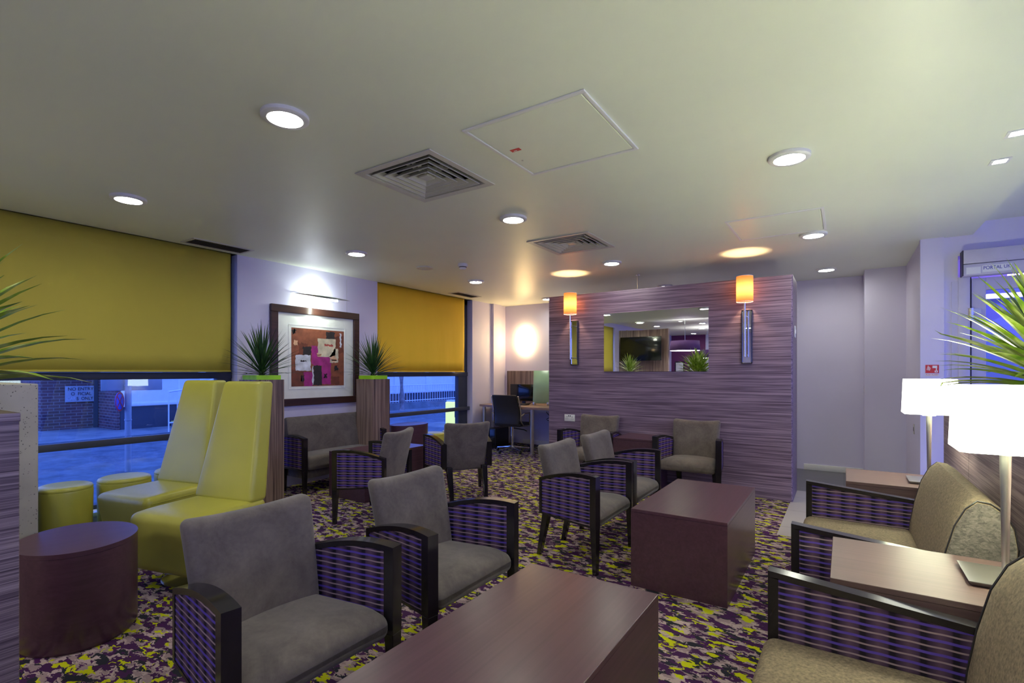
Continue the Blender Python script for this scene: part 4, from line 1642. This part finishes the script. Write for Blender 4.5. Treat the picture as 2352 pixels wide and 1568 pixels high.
r = thing('fire_sign', 'small red fire alarm sign on the white column above the far lamp', 'sign', (0.675, 5.98, 1.33))
link('plate', B(-0.048, 0.048, -0.003, 0, -0.038, 0.038), 'red', r, 0)
bm = bmesh.new()
for k in range(4):
    hexa(bm, [(-0.040 + k * 0.007, -0.004, -0.010 - k * 0.002), (-0.037 + k * 0.007, -0.004, -0.010 - k * 0.002), (-0.037 + k * 0.007, -0.003, -0.010), (-0.040 + k * 0.007, -0.003, -0.010),
              (-0.030 + k * 0.005, -0.004, 0.030 - k * 0.006), (-0.026 + k * 0.005, -0.004, 0.030 - k * 0.006), (-0.026 + k * 0.005, -0.003, 0.030 - k * 0.006), (-0.030 + k * 0.005, -0.003, 0.030 - k * 0.006)])
box(bm, 0.002, 0.036, -0.004, -0.003, 0.008, 0.030)
box(bm, 0.026, 0.034, -0.004, -0.003, -0.012, 0.010)
box(bm, 0.018, 0.040, -0.004, -0.003, -0.032, -0.014)
link('pictogram', bm, 'signwhite', r, 0)
link('pictogram_button', B(0.026, 0.033, -0.0045, -0.004, -0.027, -0.019), 'red', r, 0)
link('caption', B(-0.048, 0.048, -0.003, 0, -0.064, -0.044), 'signwhite', r, 0)
text_bm('PUSH ALARM', 0.017, 'red', 'caption_lettering', r, Vector((0, -0.0035, -0.054)), FACE_MY, 0.9, 0.0004)
r = thing('wall_thermostat', 'small dark wall plate low on the pale corridor wall', 'wall plate', (0.60, 6.55, 0.72))
link('plate', B(-0.008, 0, -0.03, 0.03, -0.05, 0.05, bevel=0.002), 'steel', r)
link('slot', B(-0.010, -0.008, -0.01, 0.01, -0.02, 0.02), 'black', r, 0)

# ------------------------------------------------------------------ behind the camera (mirror only)
r = thing('screen_panel', 'curved wood-clad screen wall behind the camera, seen in the mirror', 'screen wall', (-4.53, -1.95, 0), 0)
bm = bmesh.new()
lo = []
for i in range(17):
    x = -0.68 + 1.36 * i / 16
    lo.append((x, 0.35 * x * x))
prism(bm, lo + [(x, y - 0.12) for x, y in reversed(lo)], lambda p: (p[0], p[1], 0), lambda p: (p[0], p[1], 2.45))
link('cladding', bm, 'zebra_v', r, 30)
r = thing('television', 'black flat television hanging on the curved wall, seen in the mirror', 'television', (-4.56, -1.75, 1.93))
link('panel', B(-0.56, 0.56, 0.04, 0.09, -0.32, 0.32, bevel=0.006), 'screen', r)
link('bracket', B(-0.15, 0.15, -0.18, 0.04, -0.15, 0.15), 'black', r)


def pendant(label, x, y, z):
    r = thing('pendant_lamp', label, 'pendant lamp', (x, y, z), 0, 'purple drum pendants')
    bm = bmesh.new()
    lathe(bm, [(0.36, 0.0), (0.34, 0.24)], n=48)
    o = link('lamp_shade', bm, 'purple', r, 60)
    md = o.modifiers.new('thickness', 'SOLIDIFY')
    md.thickness = 0.004
    bm = bmesh.new()
    lathe(bm, [(0.355, 0.004), (0, 0.004)], n=48)
    link('diffuser', bm, 'pendant_lit', r)
    bm = bmesh.new()
    tube(bm, [(0, 0, 0.2), (0, 0, 2.64 - z)], 0.006, 8)
    link('cord', bm, 'chrome', r)
    return r


pendant('purple drum pendant lamp nearest in the mirror', -3.27, -1.2, 1.83)
pendant('purple drum pendant lamp farther away in the mirror', -3.4, -4.2, 1.72)
for y in (-7.19,):
    for k, x in enumerate((-5.0, -4.5)):
        rr_ = thing('framed_print', ('left', 'right')[k] + ' small black-framed print on the plum wall, seen in the mirror', 'picture', (x, y, 1.45), 0, 'small framed prints')
        link('frame', B(-0.17, 0.17, -0.01, 0.02, -0.24, 0.24, bevel=0.003), 'black_wood', rr_)
        link('print', B(-0.13, 0.13, 0.02, 0.022, -0.2, 0.2), 'mat_board', rr_, 0)

# ------------------------------------------------------------------ the street outside
GZ = -0.20
struct('ground', B(-60, XW - 0.31, -30, 60, GZ - 0.1, GZ), 'asphalt', smooth=0)
bm = bmesh.new()
box(bm, 3.21, 40, -30, 60, GZ - 0.1, GZ)
box(bm, -5.6, 3.2, -30, -8.01, GZ - 0.1, GZ)
struct('ground', bm, 'pavement', smooth=0)
bm = bmesh.new()
box(bm, -17.6, -13.7, -30, 60, GZ - 0.05, GZ + 0.04)
struct('ground', bm, 'pavement', smooth=0)
r = thing('brick_building', 'dark brick building across the street, left', 'building', (-16.4, 4.0, GZ))
bm = bmesh.new()
box(bm, -4.0, -0.2, -0.04, 1.15, 0, 5.5)
box(bm, -4.0, 1.1, 1.09, 1.15, 0, 5.5)
link('wall', bm, 'brick', r, 0)
link('gutter_pipe', B(-0.2, -0.12, 1.0, 1.08, 0, 5.5), 'plinth', r, 0)
r = thing('street_sign', 'white NO ENTRY sign screwed to the brick wall across the street', 'sign', (-16.57, 4.725, 0.74))
link('plate', B(0, 0.012, -0.315, 0.315, -0.205, 0.205), 'signgrey', r, 0)
text_bm('NO ENTRY', 0.118, 'ink', 'lettering', r, Vector((0.023, 0, 0.125)), FACE_PX, 0.90)
text_bm('O  FICIAL', 0.118, 'ink', 'lettering', r, Vector((0.023, 0.01, 0.0)), FACE_PX, 0.85)
text_bm('S  ONLY', 0.118, 'ink', 'lettering', r, Vector((0.023, 0.085, -0.125)), FACE_PX, 0.78)
text_bm('CAR', 0.125, 'faded_ink', 'faded_lettering', r, Vector((0.023, -0.19, -0.125)), FACE_PX, 0.75)
r = thing('white_building', 'long low white clad building across the street', 'building', (-15.3, 5.16, GZ))
link('plinth', B(-5, 0.0, 0, 40, 0, 0.62), 'plinth', r, 0)
bm = bmesh.new()
box(bm, -5, 0.03, 0, 40, 0.62, 1.36)
box(bm, -5, 0.03, 0, 40, 2.4, 4.5)
link('cladding', bm, 'cladding', r, 0)
bm = bmesh.new()
for k in range(22):
    box(bm, -0.1, 0.07, k * 1.85, k * 1.85 + 0.16, 0.62, 2.42)
box(bm, -0.05, 0.06, 0, 40, 0.64, 0.70)
box(bm, -0.05, 0.06, 0, 40, 1.34, 1.41)
link('mullion', bm, 'cladding', r, 0)
link('window_band', B(-4.9, -0.02, 0.05, 39.9, 1.36, 2.4), 'plinth', r, 0)

r = thing('sign_pole', 'grey steel pole with signs on the pavement across the left window', 'sign pole', (-9.05, 3.15, GZ))
bm = bmesh.new()
lathe(bm, [(0.042, 0), (0.042, 3.2), (0, 3.2)], n=20)
link('pole', bm, 'galv', r)
link('sign_board', rounded(0.012, 0.40, 0.20, 0.0119, 2, 2, lambda p: Vector((p.x - 0.06, p.y + 0.08, p.z + 1.42))), 'galv', r)
bm = bmesh.new()
for z in (0.55, 0.78, 1.3):
    lathe(bm, [(0.046, z - 0.012), (0.048, z), (0.046, z + 0.012)], n=20)
    box(bm, -0.09, -0.04, -0.012, 0.012, z - 0.01, z + 0.01)
link('clamp', bm, 'galv', r)
bm = bmesh.new()
lathe(bm, [(0, -0.004), (0.145, -0.004), (0.145, 0.004), (0, 0.004)], n=40)
RM = Matrix.Rotation(PI / 2, 3, 'Y')
for_rot = Matrix.Rotation(math.radians(50), 3, 'Z') @ RM
bmesh.ops.rotate(bm, verts=bm.verts[:], matrix=for_rot)
bmesh.ops.translate(bm, verts=bm.verts[:], vec=(0.02, -0.115, 1.06))
o = link('no_stopping_sign', bm, 'bluesign', r)
bm = bmesh.new()
lathe(bm, [(0.118, 0.0045), (0.145, 0.0045), (0.145, 0.0065), (0.118, 0.0065), (0.118, 0.0045)], n=40)
for a in (PI / 4, -PI / 4):
    vs = box(bm, -0.125, 0.125, -0.011, 0.011, 0.0045, 0.006)
    bmesh.ops.rotate(bm, verts=vs, matrix=Matrix.Rotation(a, 3, 'Z'))
bmesh.ops.rotate(bm, verts=bm.verts[:], matrix=for_rot)
bmesh.ops.translate(bm, verts=bm.verts[:], vec=(0.02, -0.115, 1.06))
link('red_cross', bm, 'red', o, 0)

r = thing('entrance_steps', 'short concrete steps with yellow nosings at the white building', 'steps', (-14.5, 6.95, GZ + 0.04))
bm = bmesh.new()
bn = bmesh.new()
for k in range(4):
    box(bm, -0.65, 0.5, -0.7 + 0.28 * k, 1.5, 0.15 * k, 0.15 * (k + 1))
    box(bn, -0.65, 0.52, -0.702 + 0.28 * k, -0.64 + 0.28 * k, 0.15 * (k + 1) - 0.03, 0.15 * (k + 1) + 0.003)
link('treads', bm, 'pavement', r, 0)
link('nosing', bn, 'yellow', r, 0)
r = thing('stair_railing', 'white metal railing of the entrance steps across the street', 'railing', (-13.90, 5.64, GZ + 0.04))
bm = bmesh.new()
top = [(0.1, 0.0, 0.98), (0.1, 0.5, 1.05), (0.1, 2.6, 1.95)]
tube(bm, top, 0.022, 8)
tube(bm, [(0.1, 0.0, 0.22), (0.1, 0.5, 0.25), (0.1, 2.6, 1.15)], 0.018, 8)
link('rail', bm, 'cladding', r)
for k in range(14):
    y = 0.19 * k
    zt = 0.98 + 0.14 * y if y < 0.5 else 1.05 + (y - 0.5) * 0.4286
    bm = bmesh.new()
    z0 = 0.0 if k in (0, 3) else zt - 0.78
    if k not in (0, 3) and k > 12:
        z0 = 0.6
    tube(bm, [(0.1, y, z0), (0.1, y, zt)], 0.016 if k in (0, 3) else 0.010, 6)
    link('baluster', bm, 'cladding', r)

r = thing('street_fence', 'long white picket railing on a low wall, seen through the right window', 'fence', (-14.6, 12.5, GZ))
link('low_wall', B(-0.15, 0.15, 0, 14, 0, 0.30), 'pavement', r, 0)
bm = bmesh.new()
tube(bm, [(0, 0, 0.36), (0, 14, 0.36)], 0.02, 6)
tube(bm, [(0, 0, 0.98), (0, 14, 0.98)], 0.022, 6)
link('rail', bm, 'cladding', r)
for k in range(94):
    bm = bmesh.new()
    tube(bm, [(0, 0.03 + k * 0.15, 0.30), (0, 0.03 + k * 0.15, 1.0)], 0.011, 5)
    link('picket', bm, 'cladding', r)
r = thing('tree', 'bare grey tree trunk on the pavement, seen through the right window', 'tree', (-14.1, 13.7, GZ))
bm = bmesh.new()
tube(bm, [(0, 0, 0), (0.01, 0.01, 0.4), (-0.02, 0.0, 1.5), (0.02, 0.03, 3.2)], [0.14, 0.115, 0.105, 0.09], 12)
link('trunk', bm, 'tree', r)
r = thing('traffic_bollard', 'lit white and yellow traffic bollard on a round island', 'bollard', (-9.1, 10.75, GZ + 0.06))
link('body', B(-0.15, 0.15, -0.12, 0.12, 0, 0.62, bevel=0.03, seg=3), 'bollard_lit', r)
link('cap', B(-0.13, 0.13, -0.10, 0.10, 0.62, 0.67, bevel=0.02, seg=2), 'cladding', r)
link('arrow_plate', B(0.15, 0.153, -0.07, 0.07, 0.2, 0.4), 'ink', r, 0)
bm = bmesh.new()
lathe(bm, [(0, 0.06), (0.75, 0.06), (0.80, 0.0)], n=40)
r = link('traffic_island', bm, 'pavement', None)
r.location = (-9.1, 10.7, GZ)
tag(r, 'round kerbed traffic island under the lit bollard', 'traffic island')
r = thing('drain_cover', 'rusty square drain cover in the road beyond the left window', 'drain cover', (-12.2, 5.3, GZ))
link('plate', B(-0.35, 0.35, -0.3, 0.3, 0, 0.012), 'plinth', r, 0)
bm = bmesh.new()
for k in range(7):
    box(bm, -0.32, 0.32, -0.27 + k * 0.085, -0.23 + k * 0.085, 0.012, 0.018)
link('grate', bm, 'galv', r, 0)
